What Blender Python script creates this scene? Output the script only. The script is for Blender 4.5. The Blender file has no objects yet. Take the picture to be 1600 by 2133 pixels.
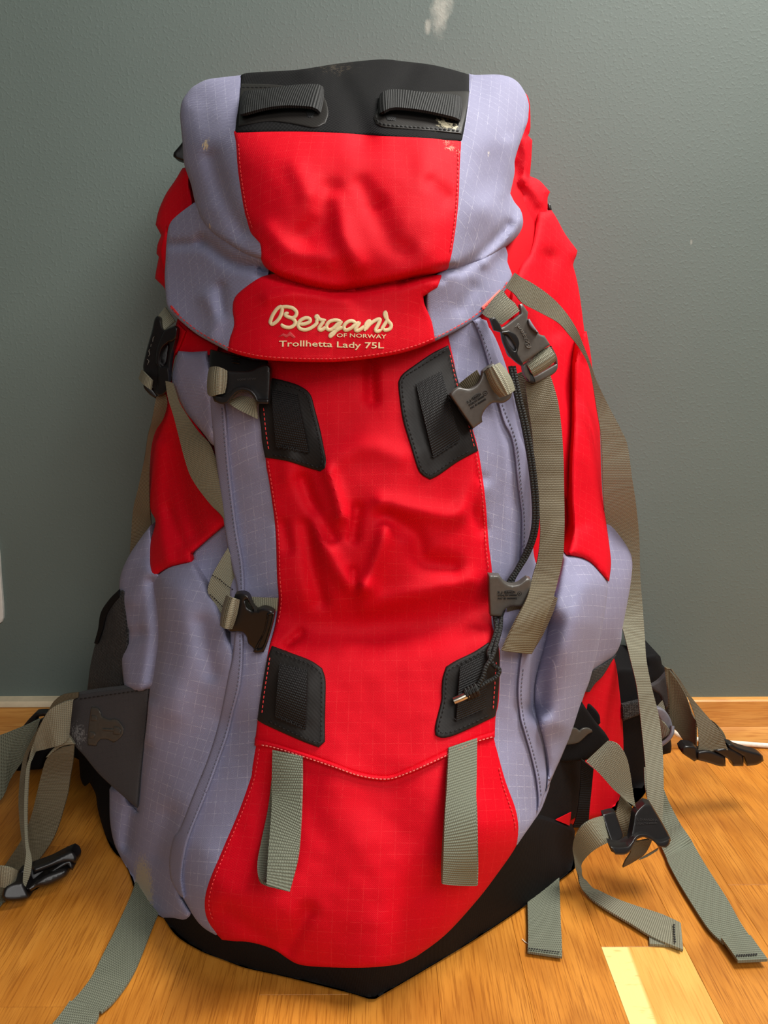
import bpy, math, random
import numpy as np
from mathutils import Vector, Matrix, noise
from mathutils.geometry import delaunay_2d_cdt

random.seed(5)
S = bpy.context.scene
COL = S.collection

# ------------------------------------------------------------------ camera
CAM = Vector((0.0, -0.93, 0.492)); PITCH = math.radians(11.4); ROLL = math.radians(0.3); FPX = 1620.0
fwd = Vector((0, math.cos(PITCH), -math.sin(PITCH)))
up0 = Vector((0, math.sin(PITCH), math.cos(PITCH))); rt0 = Vector((1, 0, 0))
UP = up0 * math.cos(ROLL) + rt0 * math.sin(ROLL); RT = rt0 * math.cos(ROLL) - up0 * math.sin(ROLL)
cd = bpy.data.cameras.new('camera'); cam = bpy.data.objects.new('camera', cd); COL.objects.link(cam)
cam.matrix_world = Matrix(((RT.x, UP.x, -fwd.x, CAM.x), (RT.y, UP.y, -fwd.y, CAM.y), (RT.z, UP.z, -fwd.z, CAM.z), (0, 0, 0, 1)))
cd.sensor_fit = 'VERTICAL'; cd.sensor_height = 36.0; cd.lens = 36.0 * FPX / 2133.0; cd.clip_start = 0.02
S.camera = cam

# ------------------------------------------------------------------ light
w = bpy.data.worlds.new('world'); S.world = w; w.use_nodes = True
w.node_tree.nodes['Background'].inputs[0].default_value = (0.95, 0.97, 1.0, 1)
w.node_tree.nodes['Background'].inputs[1].default_value = 0.03
def area(name, loc, target, sx, sy, power, color):
    l = bpy.data.lights.new(name, 'AREA'); l.shape = 'RECTANGLE'; l.size = sx; l.size_y = sy
    l.energy = power; l.color = color
    o = bpy.data.objects.new(name, l); COL.objects.link(o); o.location = loc
    o.rotation_euler = (Vector(target) - Vector(loc)).to_track_quat('-Z', 'Y').to_euler()
area('window_and_fill_light', (0.9, -0.35, 1.9), (0, -0.2, 0.35), 0.65, 0.65, 49, (1.0, 0.97, 0.91))       # tall window at the right
area('window_and_fill_light', (0.7, -1.6, 1.4), (0, -0.2, 0.35), 0.7, 0.7, 15, (1.0, 0.98, 0.95))       # window behind the camera
area('window_and_fill_light', (0.0, -1.8, 0.9), (0, -0.2, 0.35), 0.8, 0.8, 7, (1.0, 0.98, 0.95))  # added frontal fill to brighten the pack, no window of its own
S.view_settings.view_transform = 'Standard'; S.view_settings.look = 'None'
S.view_settings.gamma = 1.0; S.view_settings.exposure = 0.0; S.view_settings.use_curve_mapping = False

# ------------------------------------------------------------------ materials
def srgb(r, g, b):
    f = lambda c: (c / 255 / 12.92) if c / 255 <= 0.04045 else ((c / 255 + 0.055) / 1.055) ** 2.4
    return (f(r), f(g), f(b), 1)
class NT:
    def __init__(s, name):
        s.m = bpy.data.materials.new(name); s.m.use_nodes = True; s.t = s.m.node_tree
        s.b = s.t.nodes['Principled BSDF']
    def n(s, typ, **kw):
        x = s.t.nodes.new(typ)
        for k, v in kw.items(): setattr(x, k, v)
        return x
    def l(s, a, b): s.t.links.new(a, b)
    def math(s, op, a, b=None, c=None):
        x = s.n('ShaderNodeMath', operation=op)
        for i, v in enumerate((a, b, c)):
            if v is None: continue
            if isinstance(v, (int, float)): x.inputs[i].default_value = v
            else: s.l(v, x.inputs[i])
        return x.outputs[0]
    def mix(s, fac, a, b, blend='MIX'):
        x = s.n('ShaderNodeMix', data_type='RGBA', blend_type=blend)
        for i, v in ((0, fac), (6, a), (7, b)):
            if isinstance(v, (int, float)): x.inputs[i].default_value = v
            elif isinstance(v, tuple): x.inputs[i].default_value = v
            else: s.l(v, x.inputs[i])
        return x.outputs[2]
    def noise(s, vec, scale, detail=3, rough=0.55):
        x = s.n('ShaderNodeTexNoise'); x.inputs['Scale'].default_value = scale
        x.inputs['Detail'].default_value = detail; x.inputs['Roughness'].default_value = rough
        if vec is not None: s.l(vec, x.inputs['Vector'])
        return x.outputs['Fac']
    def ramp(s, fac, lo, hi):
        x = s.n('ShaderNodeMapRange', clamp=True); s.l(fac, x.inputs[0])
        x.inputs[1].default_value = lo; x.inputs[2].default_value = hi
        return x.outputs[0]
    def mapping(s, vec, scale=(1, 1, 1), rot=(0, 0, 0), loc=(0, 0, 0)):
        x = s.n('ShaderNodeMapping'); s.l(vec, x.inputs[0])
        x.inputs['Scale'].default_value = scale; x.inputs['Rotation'].default_value = rot; x.inputs['Location'].default_value = loc
        return x.outputs[0]
    def bump(s, h, strength, dist):
        x = s.n('ShaderNodeBump'); x.inputs['Strength'].default_value = strength; x.inputs['Distance'].default_value = dist
        s.l(h, x.inputs['Height']); s.l(x.outputs[0], s.b.inputs['Normal'])
    def spot(s, p, r):   # a stain of its own shape round a point of the thing
        g = s.n('ShaderNodeNewGeometry')
        d = s.n('ShaderNodeVectorMath', operation='DISTANCE'); s.l(g.outputs['Position'], d.inputs[0]); d.inputs[1].default_value = p
        return s.ramp(d.outputs['Value'], r, 0.0)

def setp(b, **kw):
    for k, v in kw.items(): b.inputs[k.replace('_', ' ')].default_value = v

def fabric(name, col, line=None, pitch=0.0085, linew=0.09, amount=0.35, rough=0.68, twill=0.00115, bump=0.25, stains=(), sheen=0.06, spec=0.22):
    t = NT(name)
    uv = t.n('ShaderNodeUVMap').outputs[0]
    sep = t.n('ShaderNodeSeparateXYZ'); t.l(uv, sep.inputs[0]); u, v = sep.outputs[0], sep.outputs[1]
    fade = t.noise(uv, 14, 4)
    c = t.mix(t.ramp(fade, 0.35, 0.7), tuple(x * 0.9 for x in col[:3]) + (1,), col)
    tw = t.math('SINE', t.math('MULTIPLY', t.math('ADD', u, t.math('MULTIPLY', v, 0.8)), 6.2832 / twill))
    fine = t.noise(uv, 900, 2)
    c = t.mix(t.math('MULTIPLY', t.ramp(tw, -0.2, 1.0), 0.30), c, tuple(x * 0.55 for x in col[:3]) + (1,))
    c = t.mix(t.math('MULTIPLY', t.ramp(fine, 0.45, 0.75), 0.22), c, tuple(min(1, x * 1.5 + 0.004) for x in col[:3]) + (1,))
    h = t.math('ADD', t.math('MULTIPLY', tw, 0.4), fine)
    if line:
        fu = t.math('LESS_THAN', t.math('FRACT', t.math('DIVIDE', u, pitch)), linew)
        fv = t.math('LESS_THAN', t.math('FRACT', t.math('DIVIDE', v, pitch * 1.05)), linew)
        brk = t.ramp(t.noise(uv, 320, 1), 0.36, 0.55)
        brk2 = t.math('MULTIPLY', brk, t.ramp(t.noise(uv, 22, 2), 0.3, 0.55))
        m = t.math('MULTIPLY', t.math('MAXIMUM', fu, fv), brk2)
        c = t.mix(t.math('MULTIPLY', m, amount), c, line)
        h = t.math('ADD', h, t.math('MULTIPLY', m, 0.6))
    for (p, r, scol, thr, sc) in stains:
        n = t.noise(t.n('ShaderNodeNewGeometry').outputs['Position'], sc, 5, 0.7)
        m = t.ramp(t.math('MULTIPLY', t.spot(p, r), t.math('ADD', n, 0.25)), thr, thr + 0.10)
        c = t.mix(m, c, scol)
    t.l(c, t.b.inputs['Base Color']); setp(t.b, Roughness=rough)
    t.b.inputs['Sheen Weight'].default_value = sheen; t.b.inputs['Sheen Roughness'].default_value = 0.4
    t.b.inputs['Specular IOR Level'].default_value = spec
    t.bump(h, bump, 0.0006)
    return t.m

def webbing(name, col, pitch=0.0017, cross=0.55, rough=0.6, bump=0.5):
    t = NT(name); uv = t.n('ShaderNodeUVMap').outputs[0]
    sep = t.n('ShaderNodeSeparateXYZ'); t.l(uv, sep.inputs[0]); u, v = sep.outputs[0], sep.outputs[1]
    a = t.math('SINE', t.math('MULTIPLY', v, 6.2832 / pitch))
    stag = t.math('ADD', u, t.math('MULTIPLY', t.math('FLOOR', t.math('DIVIDE', v, pitch)), 0.0007))
    b = t.math('SINE', t.math('MULTIPLY', stag, 6.2832 / 0.0014))
    h = t.math('ADD', a, t.math('MULTIPLY', b, cross))
    c = t.mix(t.ramp(h, -1.2, 0.9), tuple(x * 0.52 for x in col[:3]) + (1,), col)
    c = t.mix(t.math('MULTIPLY', t.noise(uv, 60, 3), 0.3), c, tuple(x * 0.75 for x in col[:3]) + (1,))
    t.l(c, t.b.inputs['Base Color']); setp(t.b, Roughness=rough)
    t.b.inputs['Specular IOR Level'].default_value = 0.35
    t.bump(h, bump, 0.0005)
    return t.m

def plastic(name, col, rough=0.42, spec=0.5, sc=300, bump=0.06):
    t = NT(name); g = t.n('ShaderNodeNewGeometry').outputs['Position']
    n = t.noise(g, sc, 3)
    t.l(t.mix(t.ramp(n, 0.3, 0.75), tuple(x * 0.8 for x in col[:3]) + (1,), col), t.b.inputs['Base Color'])
    setp(t.b, Roughness=rough); t.b.inputs['Specular IOR Level'].default_value = spec
    t.bump(t.noise(g, 1400, 2), bump, 0.0004)
    return t.m

# ------------------------------------------------------------------ measured points -> places in the room
def ray(px, py):
    return RT * ((px - 800) / FPX) + UP * ((1066.5 - py) / FPX) + fwd
def at(px, py, out):              # the point seen there that stands `out` metres in front of the wall
    d = ray(px, py); t = (-out - CAM.y) / d.y
    return CAM + d * t
def at_np(px, py, out):
    cx = (px - 800) / FPX; cy = (1066.5 - py) / FPX
    D = np.outer(cx, np.array(RT)) + np.outer(cy, np.array(UP)) + np.array(fwd)
    t = (-out - CAM.y) / D[:, 1]
    return np.array(CAM) + D * t[:, None]
def floor_out(px, py, z=0.003):
    cx = (px - 800) / FPX; cy = (1066.5 - py) / FPX
    dy = cx * RT.y + cy * UP.y + fwd.y; dz = cx * RT.z + cy * UP.z + fwd.z
    dz = np.minimum(dz, -0.05)
    return -(CAM.y + (z - CAM.z) / dz * dy)

def pts(s):
    return [tuple(float(v) for v in p.split(',')) for p in s.split()]

def catmull(P, n_per=None, step=6.0, closed=False):
    P = [np.array(p, float) for p in P]; out = []; N = len(P)
    segs = N if closed else N - 1
    for i in range(segs):
        p1, p2 = P[i], P[(i + 1) % N]
        p0 = P[i - 1] if (closed or i > 0) else 2 * p1 - p2
        p3 = P[(i + 2) % N] if (closed or i + 2 < N) else 2 * p2 - p1
        L = np.linalg.norm((p2 - p1)[:2]); k = max(1, int(round(L / step))) if n_per is None else n_per
        for j in range(k):
            t = j / k
            out.append(0.5 * (2 * p1 + (p2 - p0) * t + (2 * p0 - 5 * p1 + 4 * p2 - p3) * t * t + (3 * p1 - p0 - 3 * p2 + p3) * t ** 3))
    if not closed: out.append(P[-1])
    return out

def smooth_poly(P, step=6.0, corner=38):
    N = len(P); c = []
    for i in range(N):
        a = np.subtract(P[i], P[i - 1]); b = np.subtract(P[(i + 1) % N], P[i])
        ang = abs((math.atan2(b[1], b[0]) - math.atan2(a[1], a[0]) + math.pi) % (2 * math.pi) - math.pi)
        if math.degrees(ang) > corner: c.append(i)
    if not c: return np.array(catmull(P, step=step, closed=True))
    out = []
    for k in range(len(c)):
        i, j = c[k], c[(k + 1) % len(c)]
        idx = [i]
        while idx[-1] != j or len(idx) == 1:
            idx.append((idx[-1] + 1) % N)
            if len(idx) > N + 1: break
        out += catmull([P[q] for q in idx], step=step)[:-1]
    return np.array(out)

def seg_dist(Q, L, closed=False):
    L = np.asarray(L, float); A = L if closed else L[:-1]; B = np.roll(L, -1, 0) if closed else L[1:]
    best = np.full(len(Q), 1e9)
    for a, b in zip(A, B):
        ab = b - a; d2 = max((ab * ab).sum(), 1e-9)
        t = np.clip(((Q - a) @ ab) / d2, 0, 1)
        best = np.minimum(best, np.hypot(*(Q - a - t[:, None] * ab).T))
    return best

def inside(Q, L):
    x, y = Q[:, 0], Q[:, 1]; r = np.zeros(len(Q), bool); L = np.asarray(L); j = len(L) - 1
    for i in range(len(L)):
        xi, yi = L[i]; xj, yj = L[j]
        if yi != yj:
            r ^= ((yi > y) != (yj > y)) & (x < (xj - xi) * (y - yi) / (yj - yi) + xi)
        j = i
    return r

class Field:                        # a smooth surface through measured points, with folds pressed into it
    def __init__(s, ctrl, folds=(), namp=0.0014):
        P = np.array(ctrl, float); s.X = P[:, :2] / 100.0; n = len(P); s.folds = folds; s.namp = namp
        K = s.k(s.X, s.X) + np.eye(n) * 0.02
        T = np.hstack([np.ones((n, 1)), s.X]); A = np.block([[K, T], [T.T, np.zeros((3, 3))]])
        s.w = np.linalg.solve(A, np.concatenate([P[:, 2], np.zeros(3)]))
    def k(s, A, B):
        r2 = ((A[:, None, :] - B[None, :, :]) ** 2).sum(-1)
        return 0.5 * r2 * np.log(r2 + 1e-9)
    def __call__(s, Q):
        Qs = Q / 100.0
        o = s.k(Qs, s.X) @ s.w[:-3] + s.w[-3] + Qs @ s.w[-2:]
        for (line, wd, amp) in s.folds:
            L = np.array(catmull(line, step=12)); d = seg_dist(Q, L)
            o = o + amp * np.exp(-(d / wd) ** 2)
        if s.namp:
            o = o + np.array([s.namp * noise.noise((x / 85, y / 85, 3.1)) + s.namp * 0.45 * noise.noise((x / 34, y / 34, 7.7)) for x, y in Q])
        return o

def flat(o, cx, cy, gx=0.0, gy=0.0):
    return lambda Q: o + gx * (Q[:, 0] - cx) / 100 + gy * (Q[:, 1] - cy) / 100
def plus(F, d):
    return lambda Q: F(Q) + d

def link(name, verts, faces, mat, parent=None, uvs=None, label=None, sharp=48):
    me = bpy.data.meshes.new(name); me.from_pydata([tuple(v) for v in verts], [], [tuple(int(i) for i in f) for f in faces])
    if uvs is not None:
        l = me.uv_layers.new(name='UVMap'); vi = np.empty(len(me.loops), np.int32); me.loops.foreach_get('vertex_index', vi)
        l.data.foreach_set('uv', np.asarray(uvs, np.float32)[vi].ravel())
    me.materials.append(mat); me.polygons.foreach_set('use_smooth', [True] * len(me.polygons))
    me.update()
    if sharp: me.set_sharp_from_angle(angle=math.radians(sharp))
    o = bpy.data.objects.new(name, me); COL.objects.link(o)
    if parent is not None: o.parent = parent; o.matrix_parent_inverse = parent.matrix_world.inverted()
    if label: o['label'] = label
    return o

def panel(name, poly, F, mat, parent, step=7.0, edge=(8, 0.003), thick=0.004, back=None, rot=0.0, holes=(), label=None, clamp=True, corner=38, puff=None, floor_z=0.003):
    """A sewn piece of cloth or a moulded plate: outline, curved surface, rolled edges and a real thickness."""
    if isinstance(poly, str): poly = pts(poly)
    B = smooth_poly(poly, step, corner); Hs = [smooth_poly(pts(h) if isinstance(h, str) else h, step, corner) for h in holes]
    x0, y0 = B.min(0); x1, y1 = B.max(0)
    gx, gy = np.meshgrid(np.arange(x0, x1, step), np.arange(y0, y1, step * 0.87))
    gx[1::2] += step / 2
    G = np.stack([gx.ravel(), gy.ravel()], 1)
    if len(G):
        ok = inside(G, B); G = G[ok]
    if len(G):
        ok = seg_dist(G, B, True) > step * 0.55
        for h in Hs: ok &= ~inside(G, h) & (seg_dist(G, h, True) > step * 0.55)
        G = G[ok]
    ring = []
    if edge:
        for L in [B] + Hs:
            t_ = np.roll(L, -1, 0) - np.roll(L, 1, 0); t_ = t_ / np.maximum(np.hypot(*t_.T), 1e-6)[:, None]; nn = np.stack([-t_[:, 1], t_[:, 0]], 1)
            for fr in (0.1, 0.3, 0.6, 1.0):
                dd = fr * edge[0]
                if dd < 0.6: continue
                for sg in (1, -1):
                    R_ = L + nn * dd * sg; ok = inside(R_, B)
                    for h in Hs: ok &= ~inside(R_, h)
                    R_ = R_[ok]
                    if not len(R_): continue
                    dm = seg_dist(R_, B, True)
                    for h in Hs: dm = np.minimum(dm, seg_dist(R_, h, True))
                    R_ = R_[dm > dd * 0.93]
                    if len(R_): ring.append(R_)
    if ring:
        ring = np.vstack(ring)
        if len(G):
            dmn = np.full(len(G), 1e9)
            for c0 in range(0, len(ring), 400):
                q = ring[c0:c0 + 400]; dmn = np.minimum(dmn, np.hypot(G[:, None, 0] - q[None, :, 0], G[:, None, 1] - q[None, :, 1]).min(1))
            G = np.vstack([G[dmn > step * 0.5], ring])
        else: G = ring
    loops = [B] + Hs; V = []; E = []
    for L in loops:
        s0 = len(V); V += [Vector(p) for p in L]; n = len(L); E += [(s0 + i, s0 + (i + 1) % n) for i in range(n)]
    V += [Vector(p) for p in G]
    r = delaunay_2d_cdt(V, E, [], 0, 1e-4)
    Q = np.array([tuple(v) for v in r[0]]); T = np.array([f for f in r[2]])
    C = Q[T].mean(1); ok = inside(C, B)
    for h in Hs: ok &= ~inside(C, h)
    T = T[ok]
    out = F(Q)
    d = seg_dist(Q, B, True)
    for h in Hs: d = np.minimum(d, seg_dist(Q, h, True))
    if puff: out = out + puff * np.minimum(1, d / 60) ** 0.6
    if edge:
        wd, rr = edge; q = np.clip(1 - d / wd, 0, 1)
        out = out - rr * (1 - np.sqrt(np.clip(1 - q * q, 0, 1)))
    if clamp: out = np.maximum(out, floor_out(Q[:, 0], Q[:, 1], floor_z))
    W = at_np(Q[:, 0], Q[:, 1], out)
    cnt = {}
    F3 = []
    for a, b, c in T:
        n = np.cross(W[b] - W[a], W[c] - W[a])
        if n @ (W[a] - np.array(CAM)) > 0: b, c = c, b
        F3.append((a, b, c))
        for e in ((a, b), (b, c), (c, a)): cnt[e] = cnt.get(e, 0) + 1
    bd = [e for e in cnt if (e[1], e[0]) not in cnt]
    verts = list(W); idx = {}
    for e in bd:
        for q in e:
            if q not in idx:
                p = W[q].copy()
                p[1] = max(p[1] + 0.002, -back) if back is not None else p[1] + thick
                idx[q] = len(verts); verts.append(p)
    F3 += [(b, a, idx[a], idx[b]) for a, b in bd]
    W2 = np.array(verts)
    U = W2[:, 0]; Vv = W2[:, 2] + 0.55 * W2[:, 1]
    U = U + np.tanh(U / 0.12) * (0.3 + W2[:, 1]) * 0.25
    cr, sr = math.cos(math.radians(rot)), math.sin(math.radians(rot))
    uv = np.stack([U * cr - Vv * sr, U * sr + Vv * cr], 1)
    return link(name, verts, F3, mat, parent, uv, label)

def ribbon(name, rows, mat, parent, thick=0.0016, clamp=True, label=None, step=6.0, bow=0.0, vflip=False, lift=0.003):
    """A webbing strap given by its two edges: lx,ly rx,ry and how far each edge stands out from the wall."""
    if isinstance(rows, str): rows = pts(rows)
    R = [list(r) + [r[4]] if len(r) == 5 else list(r) for r in rows]
    C = []
    P = [np.array(r, float) for r in R]
    for i in range(len(P) - 1):
        p1, p2 = P[i], P[i + 1]; p0 = P[i - 1] if i else 2 * p1 - p2; p3 = P[i + 2] if i + 2 < len(P) else 2 * p2 - p1
        L = max(np.hypot(*(p2 - p1)[:2]), np.hypot(*(p2 - p1)[2:4])); k = max(2, int(L / step))
        for j in range(k):
            t = j / k
            C.append(0.5 * (2 * p1 + (p2 - p0) * t + (2 * p0 - 5 * p1 + 4 * p2 - p3) * t * t + (3 * p1 - p0 - 3 * p2 + p3) * t ** 3))
    C.append(P[-1]); C = np.array(C)
    ol, orr = C[:, 4], C[:, 5]
    if clamp:
        ol = np.maximum(ol, floor_out(C[:, 0], C[:, 1], lift)); orr = np.maximum(orr, floor_out(C[:, 2], C[:, 3], lift))
    A = at_np(C[:, 0], C[:, 1], ol); B = at_np(C[:, 2], C[:, 3], orr)
    n = len(C); K = 5; mid = (A + B) / 2
    tan = np.gradient(mid, axis=0); acr = B - A
    nor = np.cross(tan, acr); nor /= np.maximum(np.linalg.norm(nor, axis=1), 1e-9)[:, None]
    flip = np.sign((nor * (np.array(CAM) - mid)).sum(1)); nor *= np.where(flip == 0, 1, flip)[:, None]
    ds = np.concatenate([[0], np.cumsum(np.linalg.norm(np.diff(mid, axis=0), axis=1))])
    verts = []; uv = []
    for layer in (1, 0):
        for i in range(n):
            for k in range(K):
                t = k / (K - 1); h = (thick if layer else 0) + bow * (1 - (2 * t - 1) ** 2)
                verts.append(A[i] * (1 - t) + B[i] * t + nor[i] * h); uv.append((t * 0.025, ds[i]))
    f = []; o = n * K
    for i in range(n - 1):
        for k in range(K - 1):
            a = i * K + k; f.append((a, a + 1, a + K + 1, a + K)); f.append((o + a, o + a + K, o + a + K + 1, o + a + 1))
        a = i * K; f.append((a, a + K, o + a + K, o + a)); a += K - 1; f.append((a, o + a, o + a + K, a + K))
    for k in range(K - 1):
        f.append((k, o + k, o + k + 1, k + 1)); a = (n - 1) * K + k; f.append((a, a + 1, o + a + 1, o + a))
    ob = link(name, verts, f, mat, parent, uv, label)
    return ob

def tube(name, path, r, mat, parent, seg=8, step=6.0, label=None, clamp=True, cap=True):
    """path: list of (px, py, out)."""
    if isinstance(path, str): path = pts(path)
    C = np.array(catmull(path, step=step)); o = C[:, 2]
    if clamp: o = np.maximum(o, floor_out(C[:, 0], C[:, 1], r + 0.0005))
    W = at_np(C[:, 0], C[:, 1], o); T = np.gradient(W, axis=0); T /= np.linalg.norm(T, axis=1)[:, None]
    verts = []; uv = []; n = len(W); ref = np.array((0.13, -0.98, 0.1))
    ds = np.concatenate([[0], np.cumsum(np.linalg.norm(np.diff(W, axis=0), axis=1))])
    rr = r if hasattr(r, '__len__') else [r] * n
    for i in range(n):
        a = np.cross(T[i], ref); a /= np.linalg.norm(a); b = np.cross(T[i], a)
        for k in range(seg):
            g = 2 * math.pi * k / seg; verts.append(W[i] + (a * math.cos(g) + b * math.sin(g)) * rr[i]); uv.append((k / seg * 0.01, ds[i]))
    f = [(i * seg + k, i * seg + (k + 1) % seg, (i + 1) * seg + (k + 1) % seg, (i + 1) * seg + k) for i in range(n - 1) for k in range(seg)]
    if cap: f += [tuple(range(seg))[::-1], tuple((n - 1) * seg + k for k in range(seg))]
    return link(name, verts, f, mat, parent, uv, label)

def stitch(name, line, F, mat, parent, dash=6.5, gap=3.5, wd=1.2, off=0.0006, label=None, zig=0.0):
    """A row of thread stitches along a seam, one raised dash each."""
    if isinstance(line, str): line = pts(line)
    L = np.array(catmull(line, step=2.0)); s = np.concatenate([[0], np.cumsum(np.hypot(*np.diff(L, axis=0).T))])
    V = []; Fc = []; p = 0; i = 0
    ev = lambda d: np.array([np.interp(d, s, L[:, 0]), np.interp(d, s, L[:, 1])])
    Q = []
    while p + dash < s[-1]:
        a, b = ev(p), ev(p + dash); t = b - a; n = np.array([-t[1], t[0]]) / max(np.hypot(*t), 1e-6)
        if zig: a = a + n * zig * (1 if i % 2 else -1); b = b - n * zig * (1 if i % 2 else -1); t = b - a; n = np.array([-t[1], t[0]]) / max(np.hypot(*t), 1e-6)
        Q += [a - n * wd, b - n * wd, b + n * wd, a + n * wd, (a * .8 + b * .2), (a * .2 + b * .8)]
        p += dash + gap; i += 1
    if not Q: return
    Q = np.array(Q); o = F(Q) + off; o[4::6] += 0.0007; o[5::6] += 0.0007
    W = at_np(Q[:, 0], Q[:, 1], o)
    for k in range(0, len(Q), 6):
        Fc += [(k, k + 1, k + 5, k + 4), (k + 1, k + 2, k + 5), (k + 2, k + 3, k + 4, k + 5), (k + 3, k, k + 4)]
    return link(name, W, Fc, mat, parent, None, label, sharp=0)

def strokes(name, S_, fmap, F, mat, parent, hw, h=0.0011, off=0.0004, label=None):
    """Embroidered lettering: each pen stroke a raised bead of thread."""
    V = []; Fc = []; K = 7
    for st in S_:
        L = np.array(catmull([fmap(*p) for p in st], step=1.6)); n = len(L)
        T = np.gradient(L, axis=0); T /= np.maximum(np.hypot(*T.T), 1e-6)[:, None]; N = np.stack([-T[:, 1], T[:, 0]], 1)
        b = len(V); Q = []; H = []
        for i in range(n):
            e = min(i, n - 1 - i); k_ = min(1.0, 0.55 + 0.15 * e)
            for k in range(K):
                a = math.pi * k / (K - 1); Q.append(L[i] + N[i] * math.cos(a) * hw * k_); H.append(h * math.sin(a) * (0.86 + 0.14 * (i % 2)))
        Q = np.array(Q); W = at_np(Q[:, 0], Q[:, 1], F(Q) + off + np.array(H)); V += list(W)
        Fc += [(b + i * K + k, b + i * K + k + 1, b + (i + 1) * K + k + 1, b + (i + 1) * K + k) for i in range(n - 1) for k in range(K - 1)]
        Fc += [tuple(b + k for k in range(K)), tuple(b + (n - 1) * K + k for k in range(K))[::-1]]
    return link(name, V, Fc, mat, parent, None, label, sharp=0)

def lettering(name, text, fmap, F, mat, parent, h=0.0005, off=0.0003, label=None):
    """Flat raised letters; fmap turns text units (1 = letter size) into measured points."""
    cu = bpy.data.curves.new(name, 'FONT'); cu.body = text; cu.resolution_u = 2; cu.offset = 0.012
    o = bpy.data.objects.new(name, cu); COL.objects.link(o)
    dg = bpy.context.evaluated_depsgraph_get(); me = o.evaluated_get(dg).to_mesh()
    P = np.array([v.co[:2] for v in me.vertices]); faces = [tuple(p.vertices) for p in me.polygons]
    bpy.data.objects.remove(o); bpy.data.curves.remove(cu)
    P[:, 0] /= P[:, 0].max()
    Q = np.array([fmap(x, y) for x, y in P]); out = F(Q)
    W = np.vstack([at_np(Q[:, 0], Q[:, 1], out + off + h), at_np(Q[:, 0], Q[:, 1], out + off - 0.0004)]); n = len(P)
    cnt = {}
    for f in faces:
        for i in range(len(f)): cnt[(f[i], f[(i + 1) % len(f)])] = 1
    fc = list(faces) + [(b, a, a + n, b + n) for (a, b) in cnt if (b, a) not in cnt]
    return link(name, W, fc, mat, parent, None, label, sharp=30)

# ================================================================== the setting
def box_mesh(name, x0, x1, y0, y1, z0, z1, mat, parent=None, bev=0.0):
    b = bev
    prof = lambda x: [(x, y0, z0), (x, y1, z0), (x, y1, z1), (x, y0 + b, z1), (x, y0, z1 - b)]
    v = prof(x0) + prof(x1); n = 5
    f = [(0, 1, 2, 3, 4), (9, 8, 7, 6, 5)] + [(i, i + n, (i + 1) % n + n, (i + 1) % n) for i in range(n)]
    return link(name, v, f, mat, parent, None, sharp=30)

# painted wall: rolled-on paint with an orange-peel skin, a pale scuff high up
t = NT('wall_paint'); g = t.n('ShaderNodeNewGeometry').outputs['Position']
base = t.mix(t.ramp(t.noise(g, 7, 3), 0.3, 0.7), srgb(98, 111, 106), srgb(101, 114, 109))
p1 = at(915, 30, 0.0); p2 = at(891, 55, 0.0); p3 = at(1440, 505, 0)
for p, r, thr in ((p1, 0.03, 0.60), (p1 + Vector((0.006, 0, 0.02)), 0.035, 0.62), (p2, 0.009, 0.5), (p3, 0.006, 0.75)):
    st = t.n('ShaderNodeMapping'); t.l(g, st.inputs[0]); st.inputs['Scale'].default_value = (1.6, 1, 0.75); st.inputs['Location'].default_value = (-p[0] * 1.6, 0, -p[2] * 0.75)
    ln = t.n('ShaderNodeVectorMath', operation='LENGTH'); t.l(st.outputs[0], ln.inputs[0])
    m = t.ramp(t.math('MULTIPLY', t.ramp(ln.outputs['Value'], r, 0), t.math('ADD', t.noise(g, 130, 4), 0.35)), thr - 0.28, thr + 0.1)
    base = t.mix(t.math('MULTIPLY', m, 0.5), base, srgb(190, 192, 180))
t.l(base, t.b.inputs['Base Color']); setp(t.b, Roughness=0.5); t.b.inputs['Specular IOR Level'].default_value = 0.4
h = t.math('ADD', t.ramp(t.noise(g, 300, 1, 0.4), 0.52, 0.85), t.math('MULTIPLY', t.noise(g, 600, 2), 0.25))
t.bump(h, 0.13, 0.0013)
WALL = t.m
wall = box_mesh('wall_back', -2.2, 2.2, 0.0, 0.12, -0.02, 2.4, WALL); wall['kind'] = 'structure'

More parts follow.
